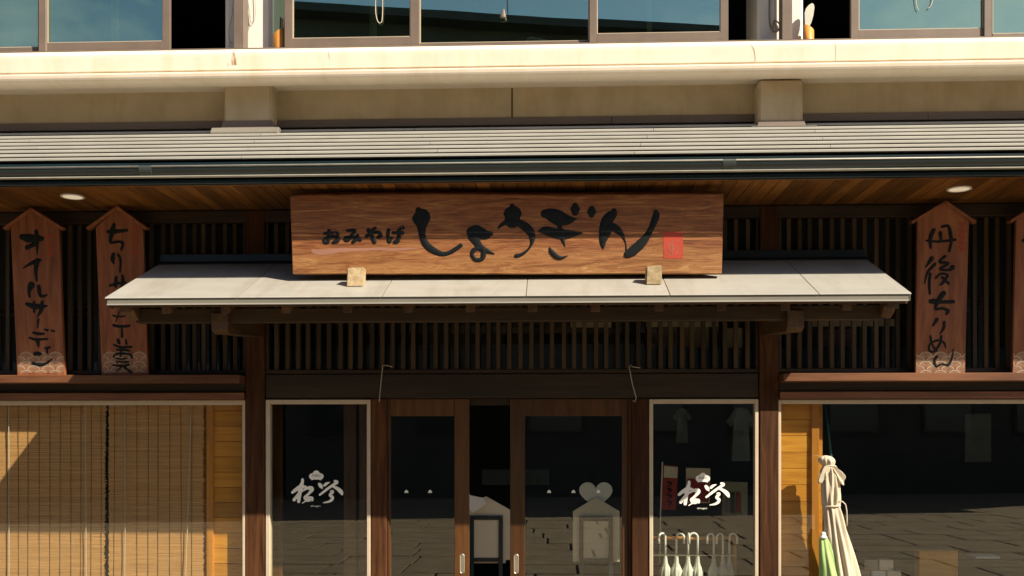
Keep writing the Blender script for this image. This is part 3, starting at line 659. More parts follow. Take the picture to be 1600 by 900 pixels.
m = M(); brush(m, [(489, 392, 6), (500, 394, 9), (515, 393, 9), (535, 390.5, 6.5), (560, 390, 5), (590, 389, 4), (615, 390, 4.2), (640, 388.5, 3), (655, 387.5, 1)], pl, raise_=0, base=.0008, rough=.12)
m.build('worn_patch', PINK, board)
# --- the two chocks in front of the board
for px, w, lab, ro in ((554.5, 27, 'pale split wood chock holding the left end of the name board', .12), (1022, 25, 'greyed wood chock holding the right end of the name board', -.08)):
    a = P(px, 443, .72); xx = a.x; zz = cz(.665) ; hw = w / 2 / F * 6.72
    m = M().add([(xx - hw, -.72, cz(.72) + .001), (xx + hw * .95, -.72, cz(.72) + .001), (xx + hw * .95, -.625, cz(.625) + .001), (xx - hw, -.625, cz(.625) + .001),
                 (xx - hw * .9, -.715, zz + .108), (xx + hw, -.712, zz + .112), (xx + hw, -.625, zz + .112), (xx - hw * .9, -.625, zz + .11)],
                [(0, 1, 5, 4), (1, 2, 6, 5), (2, 3, 7, 6), (3, 0, 4, 7), (4, 5, 6, 7), (3, 2, 1, 0)])
    o = m.build('wooden_chock', W_BLOCK, None, loc=(xx, -.67, zz), bevel=.006, seg=2)
    tag(o, lab, 'wood block', 'chocks under the name board')

# --- upright plaques on the ledges
def plaque(bl, br, tl, tr, eave_l, eave_r, ey, apex, pyb, lean, label, strokes, red):
    d = .075; pm = (bl + br) / 2
    zb = Z(584, .14) + .001
    b0 = P(bl, 584, d); 
    p0 = Vector((0, -d, zb)); zt = P(pm, ey, d + lean).z
    up = (Vector((0, -(d + lean), zt)) - p0).normalized(); n = up.cross(Vector((1, 0, 0))).normalized()
    if n.y > 0: n = -n
    pl = placer(p0, n)
    def base(px):
        v = P(px, 583, d); return Vector((v.x, -d, zb))
    root = empty('hanging_plaque' if 0 else 'wooden_plaque', (X(pm, d), -d + .01, zb), label, 'sign', 'upright wooden product plaques')
    out = [base(bl), base(br), pl(tr, ey, 0), pl(apex[0], apex[1] + 3, 0), pl(tl, ey, 0)]
    bk = [v - n * .03 for v in out]
    dz = zb - min(v.z for v in bk[:2])
    m = M(); m.v = out + bk; m.f = [(0, 1, 2, 3, 4), (9, 8, 7, 6, 5)] + [(i, i + 5, (i + 1) % 5 + 5, (i + 1) % 5) for i in range(5)]
    m.build('board', W_PLQ, root, bevel=.002)
    for ex, sx_ in ((eave_l, -1), (eave_r, 1)):
        a0, a1 = pl(apex[0], apex[1] - .5, .018), pl(ex, ey + 1, .018)
        t = (a1 - a0).normalized(); nn = t.cross(n); nn = nn if nn.z > 0 else -nn
        th = .022; dp = .058
        A = [a0 - nn * th, a1 - nn * th, a1, a0]
        m = M(); m.v = A + [v - n * dp for v in A]; m.f = [(0, 1, 2, 3), (7, 6, 5, 4)] + [(i, i + 4, (i + 1) % 4 + 4, (i + 1) % 4) for i in range(4)]
        m.build('cap_board', W_PLQ, root, bevel=.002)
    for i, ch in enumerate(strokes):
        m = M()
        for j, s in enumerate(ch): brush(m, s, pl, base=.0024 + .0005 * j, raise_=.003, rough=.06)
        m.build('letter', INK, root, smooth=True)
    if red:
        m = M()
        for s in red: brush(m, s, pl, raise_=0, base=.0012, rough=.2)
        m.build('red_stamp', REDF, root)
    # overlapping wave scales along the foot
    Rr = 11.4; rows_ = []; y = 561.5; r = 0
    while y < 597:
        xs = [bl + (br - bl) * .5 + (kx + (.5 if r % 2 else 0)) * 2 * Rr for kx in range(-3, 4)]
        rows_.append((y, xs)); y += 7.2; r += 1
    m = M()
    for ri, (cy, xs) in enumerate(rows_):
        for cx_ in xs:
            for rad, lw in ((Rr, 1.2), (Rr * .80, .5), (Rr * .62, .45), (Rr * .44, .45), (Rr * .26, .4)):
                seg = []
                def flush():
                    if len(seg) > 1:
                        vs = []; fs = []
                        for (sx_, sy_, ux, uy) in seg:
                            vs += [pl(sx_ + ux * lw / 2, sy_ + uy * lw / 2, .0016), pl(sx_ - ux * lw / 2, sy_ - uy * lw / 2, .0016)]
                        for i in range(len(seg) - 1): fs.append((2 * i, 2 * i + 1, 2 * i + 3, 2 * i + 2))
                        m.add(vs, fs)
                    seg.clear()
                for i in range(25):
                    a = math.pi * i / 24 * 1.0 + math.pi; ux, uy = math.cos(a), math.sin(a)
                    sx_, sy_ = cx_ + rad * ux, cy + rad * uy
                    ok = bl + .7 < sx_ < br - .7 and sy_ < 583
                    if ok:
                        for (cy2, xs2) in rows_[ri + 1:]:
                            if any((sx_ - c2) ** 2 + (sy_ - cy2) ** 2 < (Rr + .2) ** 2 for c2 in xs2): ok = False; break
                    if ok: seg.append((sx_, sy_, ux, uy))
                    else: flush()
                flush()
    m.build('wave_pattern', WAVEP, root)
    return root
A1 = lambda *st: [sc_(s, 0, 310, 6.425) for s in st]
A2 = lambda *st: [sc_(s, 0, 450, 6.425) for s in st]
t1 = [A1([(222, 385, 56), (280, 400, 85), (370, 405, 72), (422, 405, 46)], [(365, 332, 40), (370, 400, 54), (374, 480, 32), (376, 568, 8)], [(340, 465, 46), (272, 495, 46)]),
      A1([(238, 698, 15), (300, 660, 32), (380, 627, 52), (402, 622, 32)], [(370, 645, 56), (360, 730, 38), (370, 828, 20)]),
      A1([(315, 872, 74), (300, 905, 52), (292, 945, 32), (300, 985, 26)], [(390, 885, 40), (396, 935, 40), (408, 978, 32), (440, 982, 30), (475, 968, 14)]),
      A2([(270, 160, 36), (340, 185, 56), (400, 186, 50), (478, 180, 14)], [(342, 140, 26), (345, 240, 24)], [(425, 140, 32), (415, 220, 42), (372, 298, 8)]),
      A2([(385, 318, 28), (378, 400, 12)]),
      A2([(335, 450, 24), (390, 460, 34), (442, 460, 22)], [(298, 500, 22), (360, 517, 28), (478, 512, 20)], [(380, 530, 46), (390, 588, 18)], [(450, 416, 18), (480, 424, 24)], [(518, 427, 16), (544, 434, 22)]),
      A2([(448, 605, 15), (498, 596, 28)], [(472, 608, 30), (475, 655, 15)]),
      A2([(355, 660, 40), (400, 660, 40)], [(330, 755, 28), (400, 770, 36), (460, 758, 26), (532, 706, 10)])]
r1 = A1(*[[(500 + 8 * math.sin(i * 2.2), 370 + i * 62, 26), (520, 372 + i * 62 + 10, 26), (505, 372 + i * 62 + 24, 16)] for i in range(4)], [(482, 350, 3), (484, 600, 3)], [(545, 350, 3), (545, 600, 3)])
plaque(27, 101, 16.5, 91.5, 6, 100, 355, (50, 325), 584, .10, 'leftmost wooden plaque lettered with eight black katakana', t1, r1)
B1 = lambda *st: [sc_(s, 130, 310, 6.425) for s in st]
B2 = lambda *st: [sc_(s, 130, 450, 6.425) for s in st]
t2 = [B1([(245, 335, 30), (300, 335, 46), (440, 321, 28)], [(310, 265, 36), (292, 330, 50), (277, 440, 30), (350, 435, 28), (398, 450, 30), (385, 515, 26)]),
      B1([(305, 560, 38), (296, 610, 46), (308, 655, 18)], [(352, 565, 26), (375, 620, 26), (370, 738, 20)]),
      B1([(270, 875, 25), (340, 855, 30), (428, 845, 20)], [(332, 795, 34), (326, 880, 36)], [(396, 778, 30), (400, 850, 36), (372, 915, 12)]),
      B2([(295, 190, 34), (330, 182, 20), (430, 186, 18)], [(300, 275, 18), (350, 290, 16), (430, 280, 18)], [(380, 190, 18), (330, 340, 12)]),
      B2([(305, 375, 28), (380, 388, 30), (464, 380, 25)], [(390, 392, 20), (392, 492, 24)]),
      B2([(350, 522, 32), (360, 550, 32)], [(428, 518, 18), (436, 560, 26)], [(308, 570, 18), (380, 595, 26), (486, 590, 22)], [(338, 620, 18), (430, 625, 22), (470, 632, 12)], [(382, 610, 22), (376, 685, 22)],
         [(308, 692, 22), (332, 665, 20), (400, 658, 26), (466, 665, 20), (493, 700, 22)], [(332, 705, 16), (380, 715, 16), (440, 705, 16)], [(335, 740, 16), (456, 745, 20)], [(302, 775, 14), (400, 780, 24), (468, 770, 20)], [(400, 782, 20), (338, 833, 10)], [(402, 782, 20), (478, 842, 28)])]
r2 = B1(*[[(505, 290 + i * 60, 30), (530, 300 + i * 60, 26), (515, 318 + i * 60, 18)] for i in range(5)])
plaque(159, 231, 149.5, 223, 136, 231, 355, (184, 322), 584, .10, 'wooden plaque half hidden by the left corner of the entrance canopy', t2, r2)
D1 = lambda *st: [sc_(s, 1420, 310, 6.425) for s in st]
D2 = lambda *st: [sc_(s, 1420, 450, 6.425) for s in st]
t3 = [D1([(250, 318, 40), (216, 400, 42), (220, 495, 25)], [(332, 285, 26), (395, 280, 30), (415, 350, 40), (425, 430, 32), (407, 530, 26)], [(175, 425, 20), (300, 435, 22), (465, 416, 28)], [(316, 350, 42), (322, 415, 26)]),
      D1([(230, 605, 48), (168, 692, 15)], [(262, 660, 30), (190, 740, 26), (157, 855, 12)], [(215, 758, 30), (205, 850, 30), (210, 955, 26)], [(365, 580, 26), (308, 640, 28), (398, 652, 28), (314, 708, 26), (400, 720, 28), (438, 692, 50)], [(268, 803, 20), (320, 757, 22), (388, 772, 26), (342, 848, 30), (312, 868, 15)], [(332, 792, 26), (398, 853, 30)]),
      D2([(220, 135, 46), (260, 135, 56), (340, 140, 36), (445, 138, 38)], [(350, 52, 50), (310, 105, 50), (266, 208, 28), (340, 205, 28), (394, 230, 36), (378, 260, 26)]),
      D2([(283, 315, 36), (243, 375, 22)], [(355, 342, 28), (350, 400, 30), (312, 462, 10)]),
      D2([(216, 485, 22), (236, 570, 22), (278, 628, 26)], [(325, 485, 26), (311, 560, 26), (252, 638, 22), (204, 624, 22), (216, 560, 20), (290, 526, 22), (354, 552, 22), (370, 603, 14)]),
      D2([(283, 688, 30), (257, 722, 26), (276, 786, 26), (330, 762, 18), (398, 770, 28), (434, 692, 18), (445, 612, 10)])]
r3 = D1(*[[(510, 250 + i * 62, 30), (545, 262 + i * 62, 26), (520, 285 + i * 62, 18)] for i in range(5)])
plaque(1430.5, 1508, 1433.5, 1514, 1423, 1525, 345, (1477, 314), 584, .09, 'wooden plaque with kanji and hiragana right of the entrance canopy', t3, r3)
t4 = [[[(1599, 376, 6), (1612, 374, 8), (1628, 376, 6)]], [[(1608, 405, 5), (1618, 440, 6), (1612, 470, 4)]]]
plaque(1582, 1660, 1588, 1669, 1576, 1680, 344, (1629, 312), 584, .09, 'wooden plaque cut off by the right edge of the photo', t4, None)

# --- downlights in the soffit, faintly lit
LAMPD, nt_, b_ = mat('lit_diffuser'); b_.inputs['Base Color'].default_value = (.8, .76, .66, 1); b_.inputs['Emission Color'].default_value = (1, .82, .55, 1); b_.inputs['Emission Strength'].default_value = .22
for px, py, lab in ((113.5, 307, 'round white downlight in the soffit above the left plaques'), (1499, 295, 'round white downlight in the soffit above the right plaque')):
    r = ray(px, py); t = (ZS - CH) / r.z; c = C0 + r * t; c.z = ZS
    root = empty('downlight', c, lab, 'ceiling light', 'soffit downlights')
    def ringp(rad, z): return [Vector((c.x + rad * math.cos(2 * math.pi * i / 28), c.y + rad * math.sin(2 * math.pi * i / 28), z)) for i in range(28)]
    m = M(); m.v = ringp(.082, ZS - .001) + ringp(.080, ZS - .006) + ringp(.068, ZS - .006) + ringp(.066, ZS - .002)
    for b in range(3):
        for i in range(28): j = (i + 1) % 28; m.f.append((b * 28 + i, b * 28 + j, b * 28 + j + 28, b * 28 + i + 28))
    m.build('trim_ring', HANDLE, root)
    m = M(); m.v = ringp(.0665, ZS - .003); m.f = [tuple(range(28))]; m.build('diffuser', LAMPD, root)

# ================================================================== behind the glass, left
dB = -.10
def blind(xa0, xa1, label, cords, seed, right_skew):
    rr = random.Random(seed); x0, x1 = X(xa0, dB), X(xa1, dB); zt, zb = Z(633, dB) + .03, .55
    root = empty('bamboo_blind', ((x0 + x1) / 2, -dB, zb), label, 'blind', 'bamboo blinds in the left window')
    m = M(); z = zb; pitch = .0062; i = 0
    while z < zt:
        j0, j1 = rr.gauss(0, .003), rr.gauss(0, .004); sk = right_skew * (z - zb) / (zt - zb); hgt = pitch * rr.uniform(.72, .93)
        if rr.random() < .04: j1 += .012
        dd = dB + .003 * math.sin(z * 9) + rr.uniform(-.0008, .0008)
        m.box(x0 + j0 + (sk if right_skew < 0 else 0), x1 + j1 + (sk if right_skew > 0 else 0), dd - .0012, dd + .0012, z, z + hgt); z += pitch; i += 1
    o = m.build('reeds', BAMBOO, root); o['kind'] = 'stuff'
    x = x0 + .045; 
    while x < x1 - .02:
        w = rr.uniform(-.004, .004)
        M().tube([(x + w, -dB - .006, zt), (x, -dB - .006, (zt + zb) / 2), (x - w, -dB - .006, zb)], .0016, 5).build('binding_string', STRING, root); x += rr.uniform(.075, .092)
    for c0, c1 in cords:
        a, b = P(c0, 633, dB + .025), P(c1, 900, dB + .025); e = b + (b - a) * .12
        M().tube([a, (a + b) / 2 + Vector((.002, 0, 0)), b, e], .0032, 6).build('pull_cord', CORD, root)
    M().box(x0, x1, dB - .02, dB - .004, zt - .005, zt + .025).build('head_rail', W_YEL, root)
    return root
blind(-165, 163, 'wider bamboo blind at the left edge, lit in one corner', [(13.5, 14), (133, 134.5)], 3, .012)
blind(170, 318, 'narrower bamboo blind beside the yellow boarded panel', [(195.5, 195), (299, 290)], 4, .0)
m = M().tube([P(303, 632, dB + .03), P(306, 660, dB + .03), P(312, 675, dB + .03), P(313.5, 695, dB + .03)], .0025, 6)
def boards(px0, px1, py0, pitch, tx0, tx1, d, n, first):
    x0, x1 = X(px0, d), X(px1, d); pz = pitch / F * (CD - d); z = Z(first, d, px0)
    for i in range(n):
        M().box(x0, x1, d - .02, d - rnd.uniform(0, .0015), z - (i + 1) * pz + .0012, z - i * pz - .0012).build('panel_board', W_YEL, shop, bevel=.0025)
    M().box(X(tx0, d + .02), X(tx1, d + .02), d - .03, d + .022, z - n * pz, z + .1).build('panel_trim', W_YELV, shop, bevel=.003)
boards(331, 384, 632, 24.2, 322.5, 333, -.105, 15, 618)
boards(1216, 1269, 632, 25.3, 1268, 1280, -.105, 15, 630)
M().box(X(1208, -.14), X(1285, -.14), -.19, -.138, ZB, Z(600, -.19)).build('panel_backing', W_YEL, shop)
M().box(X(318, -.14), X(392, -.14), -.19, -.138, ZB, Z(600, -.19)).build('panel_backing', W_YEL, shop)

# ================================================================== glass lettering
def gplace(d): return lambda px, py, lift: P(px, py, d + lift)
LG = lambda ox, oy, *st: [[(ox + x / 11.25, oy + y / 11.25, w / 11.25) for x, y, w in s] for s in st]
logo = [[(368, 275, 48), (366, 320, 52), (335, 420, 84), (318, 520, 66), (300, 660, 56)], [(190, 500, 46), (250, 452, 62), (335, 402, 70), (420, 402, 44)], [(300, 530, 54), (220, 630, 56)],
        [(350, 482, 30), (440, 430, 46), (505, 425, 78), (530, 450, 74), (480, 520, 44), (410, 590, 56), (470, 615, 100), (530, 600, 58), (538, 632, 44)], [(470, 640, 34), (420, 655, 24), (362, 690, 14)],
        [(665, 355, 54), (695, 395, 66), (712, 425, 26)], [(755, 375, 46), (790, 345, 46), (850, 320, 8)], [(935, 300, 40), (972, 322, 56), (900, 372, 46), (800, 442, 46), (720, 505, 38), (672, 542, 36)],
        [(900, 392, 36), (980, 432, 60), (1040, 485, 72), (1062, 528, 44)], [(870, 480, 40), (895, 490, 56), (850, 548, 46), (895, 585, 52), (878, 632, 50), (820, 665, 36), (735, 680, 16)]]
def glass_logo(ox, oy, d, label):
    pl_ = gplace(d); c = P(ox + 55, oy + 60, d)
    root = empty('glass_decal', c, label, 'decal', 'white shop marks on the windows')
    m = M()
    for i, s in enumerate(LG(ox, oy, *logo)): brush(m, s, pl_, raise_=0, base=.0004 + .00012 * i, rough=.02)
    m.build('brush_characters', DECAL, root)
    m = M()
    for i, (cx_, cy_, r_) in enumerate(((610, 168, 58), (545, 218, 62), (675, 218, 62), (610, 220, 60))):
        q = [pl_(ox + (cx_ + r_ * math.cos(2 * math.pi * j / 24)) / 11.25, oy + (cy_ + r_ * .92 * math.sin(2 * math.pi * j / 24)) / 11.25, .0003 + .00012 * i) for j in range(24)]
        m.add(q, [tuple(range(24))])
    brush(m, [(ox + 520 / 11.25, oy + 285 / 11.25, .5), (ox + 560 / 11.25, oy + 268 / 11.25, 1.5), (ox + 610 / 11.25, oy + 262 / 11.25, 1), (ox + 660 / 11.25, oy + 268 / 11.25, 1.5), (ox + 700 / 11.25, oy + 285 / 11.25, .5)], pl_, raise_=0, base=.0009)
    cl = m.build('pine_cloud', DECAL, root)
    m = M(); text_mesh(m, '天橋立', ox + 612 / 11.25, oy + 204 / 11.25, 4.2, lambda x, y, l: pl_(x, y, l + .0014), width=14)
    if m.v: m.build('small_lettering', DECALT, cl)
    m = M(); text_mesh(m, 'shogin', ox + 597 / 11.25, oy + 742 / 11.25, 3.4, pl_, width=15.5)
    if m.v: m.build('latin_lettering', DECAL, root)
glass_logo(440, 725, -.034, 'white brush logo on the window left of the sliding doors')
glass_logo(1044, 728.5, -.034, 'white brush logo on the window above the hanging umbrellas')
for i, (px, lab) in enumerate(((635, 'small white pine mark on the left door, farther from the handle'), (672, 'small white pine mark on the left door, nearer the handle'), (858, 'small white pine mark on the right door, nearest the handle'), (896, 'small white pine mark in the middle of the right door'), (935, 'small white pine mark in front of the white heart'))):
    d = -.0635; pl_ = gplace(d); py = 768; m = M()
    for a, (dx, dy, r_) in enumerate(((0, -1, 1.7), (-1.7, 1, 1.5), (1.7, 1, 1.5))):
        q = [pl_(px + dx + r_ * math.cos(2 * math.pi * j / 14), py + dy + r_ * .9 * math.sin(2 * math.pi * j / 14), .0003 + .0001 * a) for j in range(14)]
        m.add(q, [tuple(range(14))])
    o = m.build('door_decal', DECAL, None, loc=P(px, py, d)); tag(o, lab, 'decal', 'small pine marks on the doors')

# ================================================================== inside the entrance
def house_board(pts, d, label, frame, heart=None):
    root = empty('display_board', P((pts[0][0] + pts[2][0]) / 2, 900, d), label, 'display board', 'house shaped boards inside the doors')
    M().slab([P(x, y, d) for x, y in pts], .018).build('board', CARD, root, bevel=.002)
    fx0, fx1, fy0 = frame; w = 6.5; d2 = d + .03
    xs = [X(fx0, d2), X(fx0 + w, d2), X(fx1 - w, d2), X(fx1, d2)]; zt = Z(fy0, d2); zi = Z(fy0 + w, d2)
    z1 = Z(878, d2); z2 = Z(872, d2)
    fr_ = M().box(xs[0], xs[1], d2 - .02, d2, .1, zt).box(xs[2], xs[3], d2 - .02, d2, .1, zt).box(xs[1], xs[2], d2 - .02, d2, zi, zt).box(xs[1], xs[2], d2 - .02, d2, z1, z2).build('frame', FRAMED, root, bevel=.002)
    M().box(xs[1], xs[2], d2 - .02, d2 - .012, z2, zi).build('paper', WHITEC if 0 else CARD, fr_)
    return root
house_board([(722, 880), (722, 792), (759.5, 775.5), (797.5, 797), (797.5, 875), (790, 875), (790, 880)], -.38, 'cream house shaped board showing in the gap between the doors', (734, 785.5, 806))
house_board([(895, 878), (895, 799), (931.5, 777), (968, 799), (968, 878)], -.38, 'cream house shaped board behind the right door glass', (905, 957.5, 807))
hp = []
for i in range(40):
    t = 2 * math.pi * i / 40; hx = 16 * math.sin(t) ** 3; hy = 13 * math.cos(t) - 5 * math.cos(2 * t) - 2 * math.cos(3 * t) - math.cos(4 * t)
    hp.append(P(931 + hx * 1.63, 772 - hy * 1.55, -.41))
o = M().slab(hp, .012).build('heart_board', WHITEC, None, loc=P(931, 790, -.41), bevel=.001); tag(o, 'white heart shaped card above the house board behind the right door', 'card')
o = M().slab([P(x, y, -.30) for x, y in ((733, 771), (735, 774), (755, 778), (760, 787), (739, 801), (733, 795))], .006).build('paper_sheet', WHITEC, None, loc=P(745, 800, -.30)); tag(o, 'bent white paper sheet at the edge of the left door', 'paper')

# ================================================================== umbrella rack behind the right side window
dR = -.28
rk = empty('umbrella_rack', (X(1090, dR), -dR, .06), 'wooden umbrella rail with a wire below behind the right side window', 'rack')
za = P(1090, 841, dR).z; zb_ = P(1090, 867, dR).z
M().tube([(X(1008, dR), -dR, za), (X(1150, dR), -dR, za)], .0135, 10).build('wooden_rail', W_YEL, rk, smooth=True)
M().tube([(X(1008, dR + .03), -dR - .03, zb_), (X(1150, dR + .03), -dR - .03, zb_)], .004, 6).build('wire', STEEL, rk)
for px in (1010, 1149): M().box(X(px, dR) - .012, X(px, dR) + .012, dR - .045, dR - .014, .06, za + .01).build('upright', W_YEL, rk)
def umbrella(px, sidex, dd, label, matc):
    x = X(px, dR); y0 = -dR - dd
    root = empty('umbrella', (x, y0, .2), label, 'umbrella', 'umbrellas hooked over the rail')
    r = .032; ang = {1: 0, -1: math.pi, 0: -math.pi / 2, 2: .6, -2: math.pi - .6}[sidex]
    ux, uy = math.cos(ang), -abs(math.sin(ang))
    # crook passes over the rail: shaft on one side, tip of the crook on the other
    pts = [];  zt = za + .008
    for i in range(15):
        a = math.pi * i / 14
        pts.append((x + ux * r * (1 - math.cos(a)), y0 + uy * r * (1 - math.cos(a)), zt + r * math.sin(a)))
    pts = [(x, y0, zt - .13), (x, y0, zt - .02)] + pts + [(x + 2 * ux * r, y0 + 2 * uy * r, zt - .045)]
    M().tube(pts, .0085, 10).build('handle', HANDLE, root, smooth=True)
    M().tube([(x, y0, zt - .18), (x, y0, zt - .13)], .006, 8).build('shaft', HANDLE, root, smooth=True)
    m = M(); prof = [(.012, zb_ - .008), (.015, zb_ - .03), (.017, zb_ - .06), (.030, zb_ - .095), (.038, zb_ - .12), (.036, zb_ - .18), (.028, zb_ - .4), (.012, zb_ - .62)]
    N = 24; ph = rnd.uniform(0, 6); vs = []
    for k_, (rr, z) in enumerate(prof):
        amp = min(.28, .05 + k_ * .05)
        for j in range(N):
            a = 2 * math.pi * j / N; q = rr * (1 + amp * math.cos(8 * a + ph + k_ * .3))
            vs.append((x + q * math.cos(a), y0 + q * math.sin(a), z))
    fs = [(k_ * N + j, k_ * N + (j + 1) % N, (k_ + 1) * N + (j + 1) % N, (k_ + 1) * N + j) for k_ in range(len(prof) - 1) for j in range(N)]
    m.add(vs, fs); m.build('cover', matc, root, smooth=True)
    for j in range(5):
        a = 2 * math.pi * j / 5 + ph
        M().tube([(x + .013 * math.cos(a), y0 + .013 * math.sin(a), zb_ + .001), (x + .014 * math.cos(a), y0 + .014 * math.sin(a), zb_ - .014)], .0022, 5).build('rib_tip', HANDLE, root)
    return root
lab = ['leftmost white umbrella on the rail, crook turned left', 'second white umbrella on the rail, crook turned right', 'third white umbrella on the rail, crook facing the street', 'fourth white umbrella on the rail, wide crook turned left',
       'fifth umbrella on the rail, first of the clear group', 'sixth umbrella on the rail, middle of the clear group', 'rightmost umbrella on the rail, crook turned right']
for (px, sd, dd, mc), l in zip([(1039, -2, .02, VINYL), (1056.5, 2, .02, VINYL), (1074.5, 0, .02, VINYL), (1089.5, -1, .02, VINYL), (1114.5, -2, .02, CLEARV), (1128.5, -2, .03, CLEARV), (1139, 2, .02, CLEARV)], lab): umbrella(px, sd, dd, l, mc)

# ================================================================== folded parasols in the right window
def folded(m, path, prof, N=40, folds=9, amp=.16, seed=1, flat=.75):
    """path: list of centre points, prof: radius at each; cloth gathered into irregular folds"""
    rr = random.Random(seed); ph = [rr.uniform(0, 6) for _ in range(4)]; vs = []
    for k_, (c, r) in enumerate(zip(path, prof)):
        for j in range(N):
            a = 2 * math.pi * j / N
            q = r * (1 + amp * math.cos(folds * a + ph[0] + .12 * k_) + amp * .6 * math.cos((folds - 4) * a + ph[1] - .2 * k_) + amp * .35 * math.cos((folds + 5) * a + ph[2]))
            vs.append((c.x + q * math.cos(a), c.y + q * math.sin(a) * flat, c.z))
    K = len(path)
    fs = [(k_ * N + j, k_ * N + (j + 1) % N, (k_ + 1) * N + (j + 1) % N, (k_ + 1) * N + j) for k_ in range(K - 1) for j in range(N)]
    fs += [tuple(range(N)), tuple(range(K * N - 1, (K - 1) * N - 1, -1))]
    m.add(vs, fs); return m
def interp(keys, n):
    out = []
    for i in range(n):
        t = i / (n - 1) * (len(keys) - 1); k_ = min(int(t), len(keys) - 2); f = t - k_
        out.append(tuple(a + (b - a) * f for a, b in zip(keys[k_], keys[k_ + 1])))
    return out
dP = .075
px2m = (CD - dP) / F
root = empty('parasol', P(1338, 1062, dP), 'furled beige canvas parasol tied with a rope against the right window', 'parasol', 'furled parasols at the right window')
keys = catmull([(1296, 727, 8), (1296, 737, 12.5), (1297, 752, 13), (1298, 770, 13.5), (1298.5, 783, 12.5), (1299, 791, 11.3), (1301, 800, 12.5), (1305, 825, 15), (1311, 860, 18), (1318, 900, 20.5), (1326, 950, 23), (1334, 1010, 24), (1338, 1062, 20)], 5)
m = folded(M(), [P(x, y, dP) for x, y, r in keys], [r * px2m for x, y, r in keys], N=72, folds=11, amp=.15, seed=5)
cov = m.build('canvas', LINEN, root, smooth=True)
hk = catmull([(1290, 711.5, 1), (1290.5, 713, 7), (1291, 716, 11), (1292, 720, 12), (1293, 724, 10.5), (1294.5, 728, 8), (1295, 732, 8)], 4)
m = folded(M(), [P(x, y, dP) for x, y, r in hk], [r * px2m for x, y, r in hk], N=48, folds=11, amp=.07, seed=8, flat=.9)
m.build('gathered_top', LINEN, root, smooth=True)
m = M()
for fl in (((1290, 727), (1286, 731), (1281, 741), (1278, 751), (1280, 757), (1286, 754), (1291, 747), (1297, 738), (1300, 730), (1296, 727)),
           ((1295, 727), (1300, 733), (1306, 741), (1310, 752), (1316, 758), (1320, 759), (1319, 752), (1323, 745), (1316, 737), (1306, 729), (1299, 726))):
    c_ = sum(x for x, y in fl) / len(fl)
    m.slab([P(x, y, dP + .052 - .0009 * abs(x - c_) - .012 * ((x * 7 + y * 3) % 3) / 3) for x, y in fl], .022)
m.build('collar_flap', LINEN, root, bevel=.006, seg=2)
ring = [Vector((P(1299.5, 790.5, dP).x + .060 * math.cos(a), -dP + .05 * math.sin(a), P(1299.5, 790.5 - .8 * math.cos(a), dP).z)) for a in [2 * math.pi * i / 24 for i in range(25)]]
M().tube(ring, .006, 8, cap=False).build('rope', CORD, root, smooth=True)
M().tube([P(1311, 784, dP + .03), P(1316, 783.5, dP + .03), P(1321, 788, dP + .03), P(1323, 798, dP + .03), P(1323.5, 812, dP + .03), P(1323.5, 822, dP + .03)], .0045, 7).build('rope_end', CORD, root, smooth=True)
ring = [Vector((P(1294.5, 727.5, dP).x + .042 * math.cos(a), -dP + .04 * math.sin(a), P(1294.5, 727.5, dP).z)) for a in [2 * math.pi * i / 20 for i in range(21)]]
M().tube(ring, .005, 8, cap=False).build('neck_cord', CORD, root, smooth=True)
dG = .11
root = empty('parasol', P(1315, 1066, dG), 'furled pale green parasol with white cap beside the beige one', 'parasol', 'furled parasols at the right window')
keys = catmull([(1286.5, 840, 5.5), (1288, 848, 7.5), (1291, 865, 10.5), (1295, 885, 13.5), (1300, 910, 17), (1306, 950, 21), (1312, 1010, 24), (1315, 1066, 20)], 5)
m = folded(M(), [P(x, y, dG) for x, y, r in keys], [r * px2m for x, y, r in keys], N=56, folds=7, amp=.12, seed=9, flat=.6)
m.build('canvas', GREENC, root, smooth=True)
kk = [(1286.5, 841, 5.8), (1286.5, 838.5, 5.8), (1286.5, 838, 4.2), (1286.5, 834.5, 4.0), (1286.5, 832, 3), (1286.5, 831, 1)]
m = folded(M(), [P(x, y, dG) for x, y, r in kk], [r * px2m for x, y, r in kk], N=20, folds=3, amp=0, flat=1); m.build('cap', HANDLE, root, smooth=True)
a, b = P(1285.5, 600, -.22), P(1304, 760, -.22)
o = M().tube([a, b, b + (b - a) * 2.2], .010, 8).build('teal_pole', TEALPOLE, None, loc=b + (b - a) * 2.2, smooth=True); tag(o, 'thin teal pole leaning behind the beige parasol', 'pole')

# ================================================================== shop interior, seen dimly
def boxthing(name, label, cat, x0, x1, y0, y1, d0, d1, mt, group=None, z0=None):
    xa, xb = X(x0, d1), X(x1, d1); zb = Z(y1, d1) if z0 is None else z0; zt = Z(y0, d1)
    o = M().box(xa, xb, d0, d1, zb, zt).build(name, mt, None, loc=((xa + xb) / 2, -(d0 + d1) / 2, zb), bevel=.004); return tag(o, label, cat, group)
shz = Z(545, -.42)
ctn = [(1012, 1060, 514, BOXP, 'mauve carton behind the lattice over the doors'), (1063, 1108, 512, BOXC, 'tan carton behind the lattice above the umbrellas'), (1132, 1160, 514, CARD, 'cream carton behind the lattice near the right post'),
       (892, 955, 518, TEALP, 'dark teal carton behind the lattice over the right door'), (1283, 1330, 516, BOXP, 'mauve carton behind the lattice right of the post'), (660, 790, 508, GREYW, 'wide grey carton behind the lattice over the left door'), (800, 845, 512, GREYW, 'grey carton behind the lattice over the door gap'), (1225, 1275, 512, GREYW, 'grey carton right of the right post'), (345, 372, 520, GREYW, 'small grey carton left of the left post')]
for x0, x1, y0, mt, l in ctn:
    o = boxthing('carton', l, 'box', x0, x1, y0, 545, -.80, -.52, mt, 'cartons on the stock shelf', z0=shz + .001)
tg = M()
